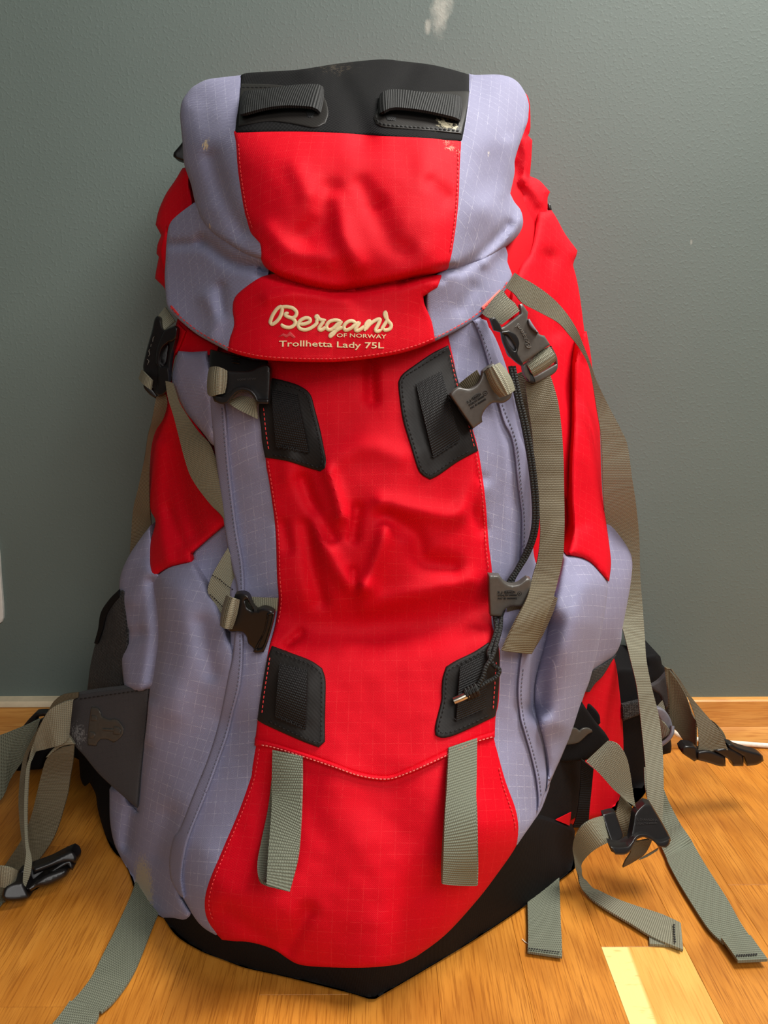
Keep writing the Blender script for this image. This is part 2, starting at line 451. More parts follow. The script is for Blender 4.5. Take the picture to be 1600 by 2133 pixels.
# oak: grain along the strip (y), each strip its own piece of wood
def oak(name, pale=False, cross=False, light=False):
    t = NT(name); g = t.n('ShaderNodeNewGeometry').outputs['Position']; oi = t.n('ShaderNodeObjectInfo')
    rnd = oi.outputs['Random']
    off = t.n('ShaderNodeCombineXYZ'); t.l(t.math('MULTIPLY', rnd, 37.0), off.inputs[0]); t.l(t.math('MULTIPLY', rnd, 11.0), off.inputs[1])
    ad = t.n('ShaderNodeVectorMath', operation='ADD'); t.l(g, ad.inputs[0]); t.l(off.outputs[0], ad.inputs[1]); P = ad.outputs[0]
    sc = (7, 60, 60) if cross else (60, 5, 60)
    sp = (26, 700, 700) if cross else (640, 22, 640)
    n1 = t.noise(t.mapping(P, sc), 1.0, 5, 0.6); n2 = t.noise(t.mapping(P, sp), 1.0, 3, 0.6)
    wv = t.n('ShaderNodeTexWave', wave_type='RINGS', rings_direction='X' if not cross else 'Y'); t.l(t.mapping(P, (5, 1.1, 5) if not cross else (0.8, 9, 9)), wv.inputs[0])
    wv.inputs['Scale'].default_value = 3.0; wv.inputs['Distortion'].default_value = 6; wv.inputs['Detail'].default_value = 3; wv.inputs['Detail Scale'].default_value = 1.4
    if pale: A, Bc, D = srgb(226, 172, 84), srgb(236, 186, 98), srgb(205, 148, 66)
    elif light: A, Bc, D = srgb(214, 150, 74), srgb(226, 168, 92), srgb(186, 120, 56)
    else: A, Bc, D = srgb(190, 119, 38), srgb(208, 138, 53), srgb(140, 77, 17)
    c = t.mix(t.ramp(n1, 0.3, 0.7), A, Bc)
    c = t.mix(t.math('MULTIPLY', t.ramp(wv.outputs['Fac'], 0.35, 0.95), 0.32), c, D)
    c = t.mix(t.math('MULTIPLY', t.ramp(n2, 0.48, 0.66), 0.7), c, D)
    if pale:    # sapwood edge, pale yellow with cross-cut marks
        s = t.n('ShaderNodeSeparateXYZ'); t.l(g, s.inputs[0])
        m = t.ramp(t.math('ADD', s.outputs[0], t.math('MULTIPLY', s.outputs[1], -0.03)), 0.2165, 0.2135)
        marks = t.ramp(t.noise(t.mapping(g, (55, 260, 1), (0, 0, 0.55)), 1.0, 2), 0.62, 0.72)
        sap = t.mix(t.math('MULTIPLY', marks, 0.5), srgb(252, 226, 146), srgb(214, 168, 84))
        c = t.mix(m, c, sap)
    hs = t.n('ShaderNodeHueSaturation'); t.l(c, hs.inputs['Color'])
    t.l(t.math('MULTIPLY_ADD', rnd, 0.16 if not pale else 0.02, 0.92), hs.inputs['Value'])
    t.l(hs.outputs[0], t.b.inputs['Base Color']); setp(t.b, Roughness=0.38); t.b.inputs['Specular IOR Level'].default_value = 0.45
    t.bump(n2, 0.22, 0.0006)
    return t.m
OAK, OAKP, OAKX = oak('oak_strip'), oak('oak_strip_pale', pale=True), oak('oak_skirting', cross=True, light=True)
JOINT = plastic('floor_joint', srgb(70, 42, 18), 0.7, 0.3)
floor = box_mesh('floor', -2.2, 2.2, -2.6, 0.12, -0.06, -0.004, JOINT); floor['kind'] = 'structure'
SW = 0.0705; X0 = 0.182
def plank(x, ya, yb, mat, label=None):
    g = 0.00008; e = 0.00022; a, b = x + g, x + SW - g; ya += g; yb -= g
    v = [(a, ya, -0.0045), (b, ya, -0.0045), (b, yb, -0.0045), (a, yb, -0.0045), (a, ya, -e), (b, ya, -e), (b, yb, -e), (a, yb, -e),
         (a + e, ya + e, 0), (b - e, ya + e, 0), (b - e, yb - e, 0), (a + e, yb - e, 0)]
    f = []
    for k in (0, 4):
        for i in range(4): f.append((k + i, k + (i + 1) % 4, k + 4 + (i + 1) % 4, k + 4 + i))
    f.append((8, 9, 10, 11))
    return link('plank', v, f, mat, floor, None, label, sharp=20)
rs = random.Random(11)
for k in range(-28, 24):
    x = X0 + k * SW
    if k == 0: cuts = [-1.3, -0.82, -0.3575, 0.0]
    elif k == 1: cuts = [-1.3, -0.9, -0.47, -0.10, 0.0]
    elif k == 2: cuts = [-1.3, -0.75, -0.28, 0.0]
    else:
        cuts = [0.0]; y = -rs.uniform(0.08, 0.42)
        while y > -1.3: cuts.append(y); y -= rs.uniform(0.30, 0.48)
        cuts = sorted(cuts + [-1.3])
    for ya, yb in zip(cuts[:-1], cuts[1:]):
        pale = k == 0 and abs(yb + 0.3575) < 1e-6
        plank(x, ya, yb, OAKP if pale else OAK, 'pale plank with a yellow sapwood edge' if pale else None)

# skirting board: moulded profile, behind the bag it runs unseen
def skirting(name, x0, x1, prof, mat, parent=None):
    n = len(prof); v = [(x0, -o, z) for o, z in prof] + [(x1, -o, z) for o, z in prof]
    f = [(i, i + 1, i + 1 + n, i + n) for i in range(n - 1)] + [(n - 1, 0, n, 2 * n - 1), tuple(range(n))[::-1], tuple(range(n, 2 * n))]
    return link(name, v, f, mat, parent, None, sharp=25)
CREAM = plastic('cream_cap', srgb(232, 214, 180), 0.45, 0.5, 60, 0.03)
sk = skirting('baseboard_back', -2.2, 2.2, [(0, 0.0605), (0.0085, 0.0605), (0.0105, 0.0585), (0.0105, 0.024), (0.0125, 0.021), (0.0165, 0.010), (0.0165, 0.0), (0, 0.0)], OAKX)
sk['kind'] = 'structure'
cp = skirting('top_cap', -2.2, -0.12, [(0.0001, 0.0665), (0.0125, 0.0650), (0.0135, 0.0625), (0.0135, 0.0575), (0.0086, 0.0575), (0.0001, 0.0606)], CREAM, sk, )  # cream strip along the left part of the board top
cp['label'] = 'cream top edge'

# torn white patch at the left edge of the wall
PLASTER = plastic('white_plaster', srgb(235, 232, 222), 0.8, 0.2, 90, 0.2)
tr = panel('trim_1', '-60,1118 -6,1120 -1,1160 2,1205 5,1240 7,1288 0,1298 -14,1302 -60,1300', flat(0.004, 0, 0), PLASTER, None, step=6, edge=(3, 0.001), thick=0.0045)
tr['kind'] = 'structure'

WHITE = plastic('cable_sheath', srgb(238, 230, 214), 0.4, 0.5)
cab = tube('cable', '1392,1519,0.030 1402,1524,0.027 1416,1532,0.024 1440,1538,0.022 1475,1543,0.0205 1520,1547,0.0205 1560,1550,0.0205 1600,1553,0.0205 1680,1557,0.0205', 0.0031, WHITE, None, seg=10)
cab['label'] = 'white cable lying on the floor along the wooden skirting board'; cab['category'] = 'cable'

# ================================================================== the backpack
bp = bpy.data.objects.new('backpack', None); COL.objects.link(bp); bp.location = (0, -0.2, 0)
bp['label'] = 'large red and lavender grey hiking backpack with black base leaning on the wall'; bp['category'] = 'backpack'
bpy.context.view_layer.update()

DIRT = srgb(176, 164, 140); PALE = srgb(225, 205, 170)
P = lambda x, y, o: tuple(at(x, y, o))
RED = fabric('red_ripstop', srgb(214, 2, 28), srgb(238, 66, 68), 0.0088, 0.06, 0.2, sheen=0.0, spec=0.14,
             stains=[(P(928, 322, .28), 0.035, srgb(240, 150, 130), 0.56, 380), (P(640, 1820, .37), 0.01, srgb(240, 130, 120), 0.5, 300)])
REDP = fabric('red_plain', srgb(206, 2, 22), None, bump=0.2, sheen=0.0, spec=0.14)
GREY = fabric('lavender_ripstop', srgb(140, 139, 166), srgb(220, 218, 230), 0.0098, 0.05, 0.30, bump=0.3,
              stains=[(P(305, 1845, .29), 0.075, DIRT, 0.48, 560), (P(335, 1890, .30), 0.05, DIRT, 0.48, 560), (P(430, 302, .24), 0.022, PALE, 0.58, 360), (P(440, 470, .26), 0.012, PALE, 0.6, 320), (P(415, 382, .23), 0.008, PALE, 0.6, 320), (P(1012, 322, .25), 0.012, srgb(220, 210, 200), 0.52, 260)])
GREYT = fabric('lavender_tape', srgb(134, 133, 159), None, twill=0.0014, bump=0.3)
BLACK = fabric('black_canvas', srgb(20, 19, 20), None, twill=0.0013, bump=0.5, rough=0.75, sheen=0.0, spec=0.12,
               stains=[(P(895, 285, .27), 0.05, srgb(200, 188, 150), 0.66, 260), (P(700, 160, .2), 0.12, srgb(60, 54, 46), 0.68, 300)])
WING = fabric('charcoal_canvas', srgb(64, 61, 62), srgb(42, 40, 41), 0.006, 0.07, 0.4, twill=0.0012, bump=0.5, rough=0.7,
              stains=[(P(165, 1530, .22), 0.06, srgb(120, 118, 116), 0.62, 500)])
RUBBER = fabric('black_rubber', srgb(33, 30, 28), None, twill=0.003, bump=0.08, rough=0.5, sheen=0.0,
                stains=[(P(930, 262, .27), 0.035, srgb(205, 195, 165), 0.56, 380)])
BWEB = webbing('black_webbing', srgb(14, 13, 14), 0.0019, 0.5, 0.65)
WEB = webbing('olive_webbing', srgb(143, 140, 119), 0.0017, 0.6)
WEBB = webbing('shaded_brown_olive_webbing', srgb(112, 101, 78), 0.0015, 0.5)  # browner olive, darkened: shade on the right strap is put into the colour
WEBG = webbing('green_grey_webbing', srgb(124, 128, 110), 0.0021, 0.75)
PLA = plastic('black_plastic', srgb(24, 22, 22), 0.36, 0.5)
PLG = plastic('sheen_grey_plastic', srgb(80, 76, 71), 0.42, 0.6)  # black plastic of the right buckles, window sheen mixed into its base colour
PLE = plastic('engraving', srgb(24, 22, 22), 0.6, 0.3)
PLD = plastic('faint_embossing', srgb(52, 49, 48), 0.4, 0.5)
PLH = plastic('embossing', srgb(110, 106, 100), 0.35, 0.6)
LGREY = plastic('grey_plastic_and_reflection', srgb(120, 118, 126), 0.4, 0.5)  # ladder buckle plastic, also paints reflections in the upper buckle openings
MESH = fabric('black_mesh', srgb(24, 24, 25), srgb(70, 68, 66), 0.0028, 0.3, 0.8, twill=0.0024, bump=1.0, rough=0.6)
CORD = webbing('black_cord', srgb(30, 30, 28), 0.0022, 0.6)
THR = plastic('red_thread', srgb(226, 60, 60), 0.6, 0.3)
THB = plastic('black_thread', srgb(22, 20, 20), 0.6, 0.3)
THG = plastic('grey_thread', srgb(96, 95, 112), 0.6, 0.3)
THP = plastic('pale_thread', srgb(232, 120, 110), 0.6, 0.3)
GOLD = fabric('cream_thread', srgb(226, 204, 160), None, bump=0.2, sheen=0.3, stains=[(P(700, 690, .33), 0.12, srgb(120, 96, 70), 0.78, 500)])
METAL = NT('crimp_metal'); setp(METAL.b, Base_Color=srgb(190, 180, 165), Metallic=1.0, Roughness=0.3); METAL = METAL.m

# ---- the cloth surfaces
FLOORLINE = [(x, y, float(floor_out(np.array([x]), np.array([y]), z)[0])) for x, y, z in ((341, 1912, .006), (419, 1981, .004), (512, 2016, .004), (637, 2045, .004), (731, 2069, .004), (775, 2081, .004), (800, 2070, .004), (887, 2019, .004), (981, 1962, .004), (1075, 1900, .004), (1162, 1837, .004), (1198, 1807, .004))]
BODY = Field(FLOORLINE + pts(
    '790,680,.298 790,900,.312 790,1100,.328 790,1290,.322 790,1500,.352 790,1700,.383 790,1900,.408 790,2010,.420 '
    '560,760,.285 560,900,.297 575,1200,.308 540,1500,.338 470,1750,.368 430,1870,.385 560,1960,.405 '
    '935,740,.285 990,900,.297 1020,1200,.305 1035,1500,.332 1080,1720,.352 1040,1820,.36 930,1945,.385 '
    '450,900,.268 480,1200,.280 460,1500,.305 370,1760,.335 '
    '1080,900,.270 1100,1200,.280 1110,1500,.300 1125,1690,.305 '
    '320,900,.175 313,1080,.180 362,740,.215 430,800,.262 1235,850,.155 1262,1080,.170 1150,900,.235 1195,700,.165 '
    '400,1450,.297 330,1450,.278 255,1350,.200 230,1680,.225 270,1800,.258 300,1600,.27 255,1200,.17 380,1230,.265 '
    '1180,1350,.278 1230,1300,.250 1310,1200,.170 1290,1370,.165 1290,1600,.155 1200,1800,.245 1200,1190,.25 '
    '400,450,.20 1150,450,.165 1203,522,.145 325,600,.19 600,600,.28 1000,600,.27 790,450,.28 790,200,.2'),
    folds=[(pts('631,1000 655,1060 689,1119'), 16, -0.0097), (pts('685,984 700,1030 712,1075'), 15, 0.0084), (pts('745,1060 740,1090 736,1120'), 13, -0.0078),
           (pts('655,1085 685,1150 722,1210 765,1225'), 20, 0.0091), (pts('640,1095 650,1180 668,1250'), 18, -0.0097), (pts('805,1100 785,1165 758,1225'), 17, 0.0084),
           (pts('805,1075 864,1115 880,1165 940,1180'), 22, -0.0104), (pts('797,1050 870,1062 950,1072 1000,1015'), 20, 0.0078), (pts('560,1285 680,1305 850,1300 1025,1262'), 48, -0.0169),
           (pts('765,1262 850,1240 980,1212'), 22, 0.0065), (pts('735,1190 741,1225'), 10, -0.0052), (pts('771,740 773,790 775,830'), 14, -0.0117), (pts('690,960 760,930 830,950'), 24, 0.0039), (pts('595,900 600,990'), 20, 0.0039),
           (pts('1005,1000 985,1050 1003,1100'), 14, -0.0065), (pts('590,1095 600,1140'), 14, -0.0052), (pts('625,1320 600,1340'), 10, -0.0065),
           (pts('700,1640 760,1800 800,1900'), 60, .006), (pts('560,1640 590,1800'), 30, -.004), (pts('960,1640 900,1800 850,1900'), 40, -.004), (pts('470,1900 560,1960'), 20, -.004), (pts('640,1900 600,1975'), 18, -.006),
           (pts('1140,1300 1122,1400 1118,1470'), 24, -.028), (pts('1106,1480 1135,1600'), 16, -.006), (pts('1165,1500 1195,1330 1220,1225'), 32, .016),
           (pts('320,1215 327,1330 310,1450'), 13, -.014), (pts('365,1230 385,1350 360,1480'), 34, .008), (pts('300,1560 275,1680 262,1760'), 14, -.012), (pts('350,1700 330,1780'), 24, -.008), (pts('420,1300 440,1400'), 18, -.006),
           (pts('255,1345 290,1320'), 14, -.008), (pts('275,1250 300,1190'), 18, .006), (pts('330,930 330,1060 345,1160'), 16, .008), (pts('365,900 390,1040 405,1110'), 20, -.008), (pts('352,1060 380,1130'), 10, -.004),
           (pts('1215,1090 1200,900 1215,760'), 16, -.006), (pts('1140,540 1140,600 1155,690'), 20, -.010), (pts('1192,570 1188,640 1200,740'), 12, -.004)])
LID = Field(pts(
    '790,124,.185 735,150,.21 735,210,.258 735,290,.297 735,430,.325 735,540,.333 735,600,.322 735,650,.334 735,750,.336 '
    '509,155,.175 500,220,.235 490,290,.272 520,430,.308 555,545,.322 510,610,.312 480,720,.312 '
    '977,155,.175 975,220,.235 962,296,.272 955,430,.305 935,555,.318 895,640,.318 900,711,.316 '
    '425,172,.165 378,240,.175 383,338,.205 405,420,.225 350,510,.200 345,600,.210 371,664,.245 420,700,.28 '
    '440,300,.245 470,430,.283 430,560,.262 '
    '1050,160,.165 1101,230,.165 1072,340,.205 1063,403,.21 1088,455,.205 1054,530,.222 1060,590,.232 1000,650,.272 '
    '1030,290,.243 1010,430,.280 1000,580,.275'),
    folds=[(pts('640,490 680,460 692,400'), 30, -.007), (pts('752,385 775,420'), 22, -.005), (pts('785,440 815,505 840,520'), 26, -.0055), (pts('700,420 720,500 745,550'), 22, .006), (pts('560,480 600,520 680,540'), 22, .005), (pts('900,380 930,410'), 18, -.005), (pts('620,350 640,400'), 24, .004),
           (pts('545,566 590,582 656,600 716,606 835,585 940,560'), 9, -.012), (pts('830,592 880,575 920,580'), 8, -.006), (pts('560,620 640,612 720,625'), 16, .004),
           (pts('440,330 470,420 505,480'), 20, -.008), (pts('400,230 410,340 430,430'), 22, .004), (pts('420,500 480,545 545,560'), 13, -.010), (pts('350,510 420,508'), 10, -.007), (pts('430,620 450,660 440,700'), 16, .006), (pts('460,600 462,650'), 12, -.006),
           (pts('1000,200 1030,300 1010,400'), 26, -.005), (pts('1060,300 1050,400'), 16, .005), (pts('1095,450 1050,500 1010,545'), 14, .010), (pts('960,560 1010,525 1060,470'), 12, -.010), (pts('985,600 960,640'), 16, -.005), (pts('880,300 900,380'), 30, .004),
           (pts('700,165 735,215 760,290'), 28, -.008), (pts('640,150 690,160'), 22, .005), (pts('860,140 830,190'), 24, -.005)])

COLLAR = Field(pts('1040,200,.168 1110,200,.148 1040,400,.17 1150,400,.14 1020,580,.185 1100,560,.155 1140,480,.15'),
    folds=[(pts('1088,290 1098,330 1092,372'), 10, .005), (pts('1072,345 1086,400'), 11, -.004), (pts('1085,378 1112,398 1125,420'), 11, .005), (pts('1078,500 1086,545'), 10, -.004), (pts('1092,470 1100,500 1094,530'), 9, .004)], namp=.0008)
# ---- the main sack behind everything
panel('main_compartment', '400,300 420,560 380,700 350,830 330,1000 330,1150 300,1300 290,1500 270,1700 300,1820 380,1900 560,1960 800,1990 980,1900 1120,1720 1250,1660 1270,1400 1250,1150 1235,950 1215,750 1180,560 1120,430 1080,300 980,200 500,200',
      plus(BODY, -0.026), REDP, bp, step=16, edge=(40, 0.03), back=0.02, corner=60)
panel('collar', '1085,185 1102,207 1105,266 1100,282 1109,292 1107,330 1104,367 1124,376 1146,400 1141,412 1140,440 1128,470 1108,497 1108,520 1095,555 1066,575 1020,560 1000,420 1040,250',
      COLLAR, RED, bp, back=0.05, edge=(14, .008), puff=.004, rot=20)
panel('collar', '390,348 398,360 395,385 402,430 380,470 365,520 362,600 345,607 341,598 323,580 325,565 331,535 326,528 328,510 336,490 324,468 330,440 345,405 365,375 380,350', flat(.165, 360, 470, .06, 0.0), RED, bp, step=6, back=0.05, edge=(10, .01), puff=.004)
panel('shoulder_panel', '1120,440 1149,438 1160,455 1178,488 1203,522 1200,535 1194,551 1200,575 1208,617 1218,694 1225,750 1232,800 1240,850 1249,886 1253,995 1257,1049 1262,1082 1230,1090 1150,1000 1120,850 1090,730 1060,640 1080,560 1105,520',
      plus(BODY, -0.016), RED, bp, back=0.03, edge=(22, .014), rot=10, label='red upper side panel')
panel('buckle', '1140,424 1147,424 1150,440 1143,437', flat(.12, 1140, 430), PLA, bp, step=4, edge=(3, .001))
panel('buckle', '383,292 372,306 362,318 361,326 366,330 388,337 392,310', flat(.13, 375, 310), PLA, bp, step=5, edge=(4, .002), thick=.012, label='black buckle corner behind the lid')
panel('side_seam_panel', '346,470 355,520 350,560 354,600 340,560 335,520', flat(.17, 345, 530), REDP, bp, step=5)

# ---- right side: pockets, sleeve and lower red
panel('side_pocket_sleeve', '1197,756 1195,886 1191,959 1190,1031 1193,1104 1181,1156 1200,1160 1215,1164 1232,1174 1248,1191 1262,1206 1269,1212 1270,1204 1273,1176 1271,1147 1262,1082 1257,1049 1253,995 1249,886 1240,820 1231,741 1222,690 1208,700',
      plus(BODY, .014), RED, bp, edge=(16, .012), back=.06, puff=.006, rot=8, label='red pocket top on the right')
panel('side_pocket', '1257,1062 1266,1071 1280,1084 1297,1112 1314,1143 1318,1170 1314,1215 1307,1256 1297,1308 1293,1339 1280,1366 1259,1380 1230,1402 1200,1430 1200,1300 1240,1190 1262,1130',
      plus(BODY, -.004), GREY, bp, back=.06, edge=(18, .010), rot=-12, label='lavender rear pocket on the right')
panel('pocket_trim', '1285,1364 1262,1382 1235,1398 1215,1440 1228,1442 1240,1424 1256,1408 1276,1376', plus(BODY, -.004), MESH, bp, step=5)
panel('lower_side_panel', '1278,1366 1285,1394 1293,1462 1297,1504 1299,1562 1296,1615 1294,1645 1287,1681 1271,1696 1225,1708 1150,1730 1150,1500 1200,1430',
      plus(BODY, -.018), RED, bp, back=.05, edge=(10, .008), rot=5, label='red lower side panel')
panel('side_pocket', '1175,1158 1182,1158 1205,1160 1230,1170 1250,1190 1264,1211 1265,1236 1260,1275 1252,1318 1244,1360 1235,1394 1226,1425 1218,1445 1207,1478 1197,1507 1187,1535 1177,1559 1166,1585 1156,1607 1142,1641 1133,1664 1128,1676 1134,1655 1139,1635 1140,1600 1134,1555 1122,1505 1114,1462 1116,1420 1124,1385 1136,1340 1146,1290 1157,1245 1166,1200',
      plus(BODY, .012), GREY, bp, edge=(15, .012), back=.10, rot=-12, label='lavender pocket on the right')

# ---- left side
panel('side_pocket_sleeve', '340,835 324,895 315,930 312,1000 313,1059 324,1087 312,1133 310,1168 312,1195 315,1215 325,1200 352,1183 401,1171 399,1155 431,1126 480,1085 460,980 440,930 395,860 372,790 350,790',
      plus(BODY, .0), RED, bp, edge=(14, .010), back=.06, rot=-14, label='red pocket top on the left')
panel('side_panel', '350,735 371,660 400,690 455,722 452,733 440,740 372,740', plus(BODY, -.004), RED, bp, step=6, edge=(6, .003), label='red corner under the lid')
panel('side_panel', '371,672 388,690 372,730 362,745 352,800 345,850 338,850 340,800 352,740 360,700', plus(BODY, .002), REDP, bp, step=5, edge=(5, .003))
panel('side_panel', '371,731 400,733 432,731 434,752 440,775 450,930 440,925 425,905 400,875 387,860 370,830 361,809 357,790 362,765',
      plus(BODY, .006), GREY, bp, edge=(14, .010), rot=-25, label='lavender upper left side')
panel('side_pocket', '401,1150 440,1105 475,1085 500,1190 500,1290 470,1300 420,1240', plus(BODY, -.014), GREY, bp, edge=(6, .004), label='lavender gusset in shade')
panel('side_pocket', '313,1095 296,1117 270,1155 253,1192 248,1226 253,1282 259,1300 266,1316 257,1339 254,1358 253,1376 259,1432 290,1440 330,1430 340,1330 335,1210 318,1180 316,1130',
      plus(BODY, .0), GREY, bp, edge=(16, .012), back=.08, rot=8, label='lavender rear pocket on the left')
panel('side_pocket', '314,1213 330,1198 352,1183 375,1176 402,1170 420,1200 440,1235 461,1282 475,1330 490,1365 482,1450 470,1500 445,1580 415,1650 390,1720 370,1790 375,1860 400,1905 386,1918 360,1913 341,1912 327,1905 304,1887 285,1864 268,1815 254,1790 238,1757 229,1709 228,1644 250,1640 285,1690 292,1612 304,1519 311,1444 319,1387 327,1331 324,1275',
      plus(BODY, .003), GREY, bp, edge=(13, .010), back=.10, rot=14, label='lavender pocket on the left')

# ---- black base
panel('base_panel', '338,1908 369,1950 419,1981 465,1999 512,2016 575,2030 637,2045 731,2069 775,2081 800,2070 887,2019 981,1962 1075,1900 1162,1837 1198,1809 1196,1776 1198,1732 1159,1714 1116,1702 1094,1730 1060,1750 1000,1780 700,1900 450,1900',
      plus(BODY, -.0035), BLACK, bp, back=.06, edge=(5, .0012), rot=35, corner=45, label='black canvas base')

# ---- front: strips, flaps, red panels
panel('side_strip', '470,745 570,745 575,900 590,1100 596,1300 575,1480 548,1560 535,1620 512,1690 480,1765 450,1840 442,1890 455,1952 425,1934 405,1912 381,1870 356,1832 352,1787 362,1744 375,1725 405,1650 435,1575 457,1500 476,1406 480,1300 474,1140 464,1070 453,982 443,895 439,800',
      plus(BODY, -.001), GREY, bp, edge=(8, .004), rot=-4)
panel('zipper_flap', '450,800 468,846 476,950 485,1035 495,1110 506,1175 509,1240 506,1300 506,1369 500,1430 487,1481 475,1530 457,1582 430,1655 397,1736 384,1780 378,1830 384,1872 372,1862 356,1831 353,1787 362,1744 375,1725 405,1650 435,1575 457,1500 476,1406 484,1369 491,1300 494,1230 485,1189 474,1140 464,1070 453,982 443,895 438,832',
      plus(BODY, .006), GREYT, bp, step=6, edge=(5, .003), thick=.006, rot=0)
stitch('stitching', '462,850 470,950 479,1035 489,1110 500,1175 503,1240 500,1300 500,1369 494,1430 481,1481 469,1530 451,1582 424,1655 391,1736', plus(BODY, .0062), THG, bp, 5, 3.5, 1.0)
panel('side_strip', '925,690 1000,660 1030,700 1060,780 1090,886 1104,959 1112,1067 1112,1154 1130,1200 1160,1250 1160,1350 1150,1480 1150,1560 1146,1630 1138,1660 1127,1687 1110,1714 1094,1737 1075,1765 1060,1720 1030,1600 1000,1400 1000,1200 985,1000 960,850',
      plus(BODY, -.001), GREY, bp, edge=(8, .004), rot=4)
panel('zipper_flap', '985,668 1000,664 1014,668 1024,700 1036,741 1050,768 1064,792 1078,886 1100,959 1107,1067 1098,1154 1085,1190 1086,1154 1087,1110 1086,1067 1079,1013 1068,922 1050,880 1039,843 1026,790 1010,734 995,690',
      plus(BODY, .005), GREYT, bp, step=6, edge=(5, .003), thick=.006)
stitch('stitching', '993,672 1018,734 1034,790 1047,843 1076,922 1086,1013 1092,1067 1093,1110 1091,1160', plus(BODY, .0052), THG, bp, 5, 3.5, 1.0)
panel('zipper_flap', '1106,1335 1104,1411 1106,1462 1112,1490 1124,1530 1132,1560 1138,1600 1137,1640 1128,1675 1120,1692 1121,1660 1116,1617 1104,1566 1092,1525 1084,1495 1079,1445 1082,1394 1088,1350',
      plus(BODY, .006), GREYT, bp, step=6, edge=(5, .003), thick=.006)
stitch('stitching', '1090,1394 1086,1445 1091,1495 1099,1525 1111,1566 1123,1617 1128,1660', plus(BODY, .0062), THG, bp, 5, 3.5, 1.0)

fp = panel('front_panel', '470,690 562,760 552,860 553,954 560,1000 566,1040 574,1106 577,1200 580,1252 572,1305 560,1350 552,1400 540,1470 536,1505 531,1545 574,1552 634,1571 694,1592 750,1612 806,1619 850,1604 895,1583 940,1562 987,1540 1031,1527 1033,1490 1039,1462 1041,1394 1040,1352 1028,1312 1024,1291 1025,1240 1025,1190 1018,1130 1013,1060 1008,1013 997,941 985,895 954,792 945,750 938,719 930,680 800,690 640,690',
           plus(BODY, .002), RED, bp, step=6.5, edge=(7, .003), label='large red front panel')
stitch('stitching', '558,960 566,1010 572,1050 580,1106 583,1200 586,1252 578,1305', plus(BODY, .0026), THR, fp, 6, 3, 1.1)
stitch('stitching', '992,945 1003,1013 1008,1067 1013,1140 1019,1190', plus(BODY, .0026), THR, fp, 6, 3, 1.1)
panel('lower_front_panel', '532,1540 522,1600 519,1620 494,1690 462,1765 431,1840 423,1887 433,1925 462,1958 487,1961 512,1962 545,1969 575,1981 600,1998 625,2010 675,2015 762,2016 825,2010 852,2000 875,1988 931,1945 994,1876 1037,1820 1075,1764 1083,1731 1078,1687 1056,1625 1037,1556 1030,1525 900,1560 750,1590',
      BODY, RED, bp, step=6.5, edge=(8, .005), rot=2, label='red lower front panel')
panel('seam_band', '531,1538 574,1549 634,1568 694,1589 750,1609 806,1616 850,1601 895,1580 940,1559 987,1537 1031,1524 1031,1536 987,1550 940,1573 895,1595 850,1614 806,1627 750,1620 694,1600 634,1580 574,1560 530,1553',
      plus(BODY, .0045), RED, bp, step=5, edge=(5, .003))
stitch('stitching', '545,1552 574,1558 634,1577 694,1597 750,1616 806,1623 850,1610 895,1590 940,1569 987,1547 1026,1535', plus(BODY, .0050), THP, bp, 5, 3, 1.1)
stitch('stitching', '540,1560 530,1620 505,1690 473,1765 443,1840 435,1885 444,1920', plus(BODY, .0008), THR, bp, 5, 4, 1.0)
stitch('stitching', '1040,1600 1050,1640 1070,1700 1075,1730', plus(BODY, .0008), THR, bp, 5, 4, 1.0)

def patch(poly, web, stline, redline):
    p = panel('lash_patch', poly, plus(BODY, .0042), RUBBER, bp, step=6, edge=(5, .0012), thick=.003, label='black rubber patch')
    stitch('stitching', stline, plus(BODY, .0044), THB, p, 6.5, 3.5, 1.2)
    if redline: stitch('stitching', redline, plus(BODY, .0046), THR, p, 6, 4, 1.0)
    q = pts(web); (ax, ay), (bx, by), (cx, cy), (dx, dy) = q
    rows = []
    for k in range(6):
        t = k / 5; lx, ly = ax + (dx - ax) * t, ay + (dy - ay) * t; rx, ry = bx + (cx - bx) * t, by + (cy - by) * t
        h = .0058 + .004 * math.sin(math.pi * t)
        o = BODY(np.array([(lx, ly), (rx, ry)])) + h
        rows.append((lx, ly, rx, ry, o[0], o[1]))
    ribbon('webbing_loop', rows, BWEB, p, thick=.0018, bow=.0005)
    for (A, B_) in ((q[0], q[1]), (q[3], q[2])):
        stitch('zigzag_stitching', [A, B_], plus(BODY, .0066), THB, p, 4, 1.5, .9, zig=4)
    return p
patch('560,786 593,793 625,804 646,821 656,853 667,895 674,930 679,958 677,975 667,982 642,975 600,961 552,953 546,920 544,895 540,840', '566,812 620,824 645,942 577,930',
      '575,798 620,810 640,826 648,853 660,895 668,935 671,960 664,974 643,967 600,953 562,947', '549,850 554,900 561,945')
patch('934,719 900,736 860,763 840,778 832,790 830,806 838,868 848,905 856,930 869,973 875,985 881,991 896,999 914,990 954,962 996,939 983,893 968,840 954,792 943,748', '866,803 919,776 957,917 901,953',
      '928,730 865,770 842,786 838,806 846,868 864,930 877,972 886,984 897,989 912,981 952,954 985,936', '938,740 950,792 964,840 978,890 988,930')
patch('566,1346 600,1359 645,1376 671,1393 678,1417 678,1460 677,1500 677,1545 664,1557 622,1541 547,1507 536,1498 544,1444 555,1380', '583,1384 641,1399 637,1519 575,1492',
      '575,1357 640,1382 664,1398 670,1418 669,1500 668,1540 661,1547 622,1532 555,1500', '562,1370 551,1440 545,1490')
